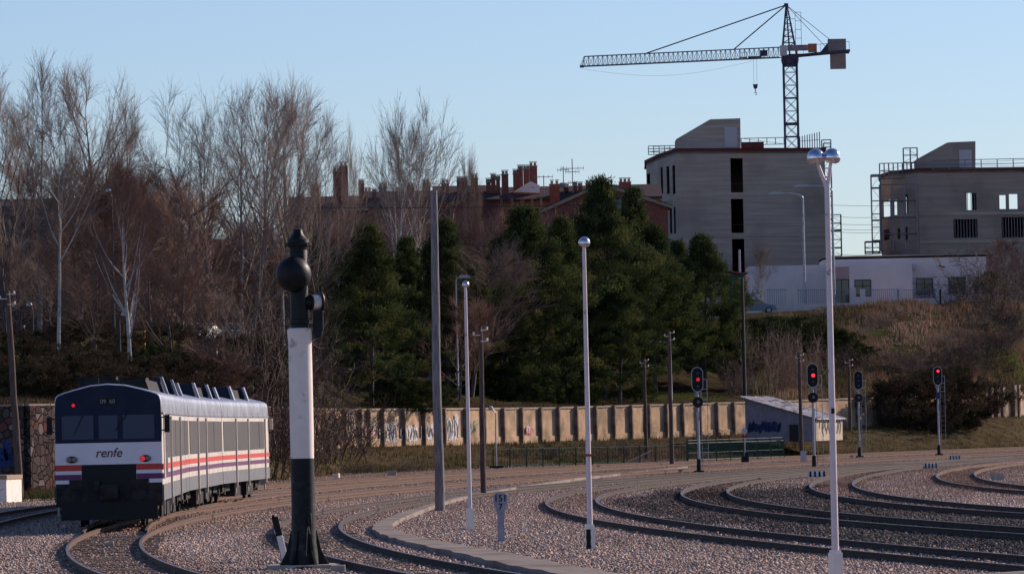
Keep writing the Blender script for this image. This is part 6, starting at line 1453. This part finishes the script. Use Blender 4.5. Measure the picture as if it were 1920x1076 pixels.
# ------------------------------------------------------------------ cars
def car_obj(label, px, Y, z, rz, paint, L=4.3):
    X = P(px, 600, Y).x; t = thing('parked_car', label, 'car', (X, Y, z), rz, 'parked cars')
    pr = [(-L / 2, .35), (-L / 2, .75), (-L * .46, .92), (-L * .28, 1.0), (-L * .12, 1.40), (L * .12, 1.45), (L * .28, 1.38), (L * .43, .98), (L / 2, .88), (L / 2, .35)]
    body = [(-L / 2, .32), (-L / 2 - .02, .62), (-L * .47, .80), (-L * .25, .93), (L * .45, .95), (L / 2 + .02, .8), (L / 2, .32)]
    def extr(pl, w0, w1):
        mb = MB(); n = len(pl); V = []
        for y, sc_ in ((-w0, 1), (-w0 * .9, 1), (w0 * .9, 1), (w0, 1)):
            for x, z_ in pl: V.append((x * (.97 if abs(y) == w0 else 1), y, z_))
        Fs = []
        for s_ in range(3):
            for j in range(n): Fs.append((s_ * n + j, s_ * n + (j + 1) % n, (s_ + 1) * n + (j + 1) % n, (s_ + 1) * n + j))
        Fs += [tuple(range(n)), tuple(range(3 * n, 4 * n))]; mb.add(V, Fs); return mb
    extr(body, .88, 0).build('body', M[paint], t, True)
    cab = [(-L * .27, .93), (-L * .10, 1.38), (L * .10, 1.44), (L * .27, 1.38), (L * .42, .95)]
    extr(cab, .74, 0).build('cabin_glass', M['glass'], t, True)
    rf = [(-L * .09, 1.385), (L * .10, 1.45), (L * .26, 1.39), (L * .25, 1.35), (-L * .08, 1.34)]; extr(rf, .76, 0).build('roof', M[paint], t, True)
    for x in (-L * .31, L * .31):
        for y in (-.8, .8):
            o = MB().lathe([(.001, -.1), (.32, -.1), (.32, .1), (.001, .1)], (0, 0, 0), 20, Matrix.Rotation(R(90), 3, 'X')).build('wheel', M['tyre'], t, True, (x, y, .32))
            MB().lathe([(.001, -.105), (.2, -.105), (.2, .105), (.001, .105)], (0, 0, 0), 16, Matrix.Rotation(R(90), 3, 'X')).build('rim', M['silver'], o)
    for y in (-.6, .6): MB().box((-L / 2 - .005, y, .68), (.06, .3, .13)).build('headlight', M['door'], t); MB().box((L / 2 + .012, y, .75), (.05, .26, .14)).build('tail_light', M['red'], t)
    return t
zc = zt(P(1412, 588, 548).x, 548) + .04
car_obj('silver blue car parked at the top of the bank beside the grey lamp pole', 1416, 548, zc, R(180), 'carsilver')
X = P(374, 640, 402).x; zz2 = P(374, 642, 402).z
car_obj('white car parked in the park behind the train tail', 374, 402, zz2, R(70), 'carwhite'); car_obj('teal car parked right of the white one in the park', 432, 405, zz2, R(110), 'carteal')
o = MB().box((0, 0, -.3), (14, 12, .6)).build('path', M['strip'], None, False, (P(392, 640, 400).x, 404, zz2 - .0)); tag(o, kind='structure')

# ------------------------------------------------------------------ park bits: person, bin, fence
def person(px, py, Y, label, h=1.72):
    a = P(px, py, Y); t = thing('person', label, 'person', a, R(30))
    s = h / 1.72; me = bpy.data.meshes.new('body')
    J = {'pel': (0, 0, .92), 'sp': (0, 0, 1.15), 'ch': (0, .01, 1.36), 'nk': (0, 0, 1.48), 'hd': (0, -.01, 1.60), 'ht': (0, 0, 1.70), 'ls': (-.19, 0, 1.42), 'le': (-.25, .02, 1.14), 'lw': (-.24, -.06, .90), 'rs': (.19, 0, 1.42), 're': (.25, .02, 1.14), 'rw': (.23, -.08, .90),
         'lh': (-.10, 0, .88), 'lk': (-.12, -.06, .50), 'la': (-.12, .02, .08), 'lt': (-.13, -.13, .03), 'rh': (.10, 0, .88), 'rk': (.12, .04, .50), 'ra': (.12, .12, .10), 'rt': (.13, -.02, .03)}
    rad = {'pel': .15, 'sp': .13, 'ch': .16, 'nk': .06, 'hd': .10, 'ht': .07, 'ls': .07, 'le': .05, 'lw': .035, 'rs': .07, 're': .05, 'rw': .035, 'lh': .10, 'lk': .07, 'la': .045, 'lt': .035, 'rh': .10, 'rk': .07, 'ra': .045, 'rt': .035}
    E_ = [('pel', 'sp'), ('sp', 'ch'), ('ch', 'nk'), ('nk', 'hd'), ('hd', 'ht'), ('ch', 'ls'), ('ls', 'le'), ('le', 'lw'), ('ch', 'rs'), ('rs', 're'), ('re', 'rw'), ('pel', 'lh'), ('lh', 'lk'), ('lk', 'la'), ('la', 'lt'), ('pel', 'rh'), ('rh', 'rk'), ('rk', 'ra'), ('ra', 'rt')]
    ks = list(J); me.from_pydata([J[k_] for k_ in ks], [(ks.index(a_), ks.index(b_)) for a_, b_ in E_], []); o = link('body', me, t); md = o.modifiers.new('s', 'SKIN')
    for i, k_ in enumerate(ks): me.skin_vertices[0].data[i].radius = (rad[k_], rad[k_])
    me.skin_vertices[0].data[0].use_root = True; o.modifiers.new('u', 'SUBSURF').render_levels = 1
    me.materials.append(M['cloth']); o.scale = (s, s, s)
    MB().lathe([(.001, -.11), (.06, -.09), (.085, 0), (.08, .06), (.04, .11), (.001, .12)], (0, 0, 0), 14).build('head', M['skin'], t, True, (0, -.02, 1.62 * s)); MB().lathe([(.092, .0), (.09, .06), (.05, .12), (.001, .13)], (0, 0, 0), 14).build('hair', M['black'], t, True, (0, .01, 1.63 * s))
Xp = P(45, 655, 330)
person(45, P and 664, 330, 'person in dark clothes walking in the park at the far left')
gz = zt(P(45, 664, 330).x, 330)
o = MB().box((0, 0, 0), (22, 1.2, .3)).build('path', M['strip'], None, False, (P(60, 664, 330).x, 331, P(60, 664, 330).z - .155)); tag(o, kind='structure')
a = P(0, 690, 316); t = thing('playground_fence', 'low timber fence with red and pale boards at the far left of the park', 'fence', (a.x - 1, a.y, a.z)); W = P(125, 690, 316).x - a.x + 1
for z in (.1, .95): MB().box((W / 2, 0, z), (W, .06, .08)).build('rail', M['barge'], t)
for i in range(14): MB().box((W * (i + .5) / 14, -.04, .52), (W / 14 * .62, .04, .75)).build('board', M['red'] if i in (8, 11) else (M['pinkpanel'] if i % 3 == 0 else M['bark']), t)
q = P(263, 655, 318); t = thing('litter_bin', 'yellow bin standing right of the forked white trunk', 'bin', q); MB().box((0, 0, .55), (.6, .5, 1.1)).build('bin_body', M['yellow'], t); MB().box((0, -.02, 1.13), (.66, .56, .08)).build('lid', M['black'], t)

# ------------------------------------------------------------------ loose bits on the ground
for i, (px, py, s_, lb_) in enumerate([(630, 895, .35, 'white stone lying on the verge left of the wall'), (735, 891, .45, 'pale broken slab beside the far tracks'), (640, 1014, .08, 'small white stone next to the water crane rail'), (205, 1025, .22, 'tan rock between the rails in front of the train'), (1330, 866, .3, 'white stone at the foot of the green railing'), (1870, 900, .5, 'pale slab lying in the grass at the right'), (985, 992, .1, 'pale fragment in the ballast near the milepost')]):
    q = Gd(px, py); mb = MB(); rs = random.Random(i); V = [(a_ * s_ * rs.uniform(.7, 1.1), b_ * s_ * rs.uniform(.7, 1.1), (c_ + 1) * s_ * .35 * rs.uniform(.7, 1.1)) for a_ in (-.6, .6) for b_ in (-.6, .6) for c_ in (-1, 1)]
    mb.add(V, [(0, 1, 3, 2), (4, 6, 7, 5), (0, 4, 5, 1), (2, 3, 7, 6), (0, 2, 6, 4), (1, 5, 7, 3)]); o = mb.build('stone', M['stoneblk'] if i % 2 else M['white'], None, False, (q.x, q.y, 0)); tag(o, lb_, 'stone', 'loose stones on the yard')
for i, (px, py, L, a_, b_, lb_) in enumerate([(1195, 857, 2.4, 20, -22, 'weathered plank leaning by the shorter thin timber pole'), (1225, 864, 3.4, 6, -4, 'longest plank of the pile by the thin timber poles'), (1215, 862, 2.4, -10, 3, 'short plank of the pile by the thin timber poles')]):
    q = P(px, py, 392); o = MB().box((0, 0, 0), (L, .22, .06)).build('plank', M['pinkpanel'], None, False, (q.x, q.y, q.z)); o.rotation_euler = (0, R(b_), R(a_)); tag(o, lb_, 'plank', 'planks in a pile')
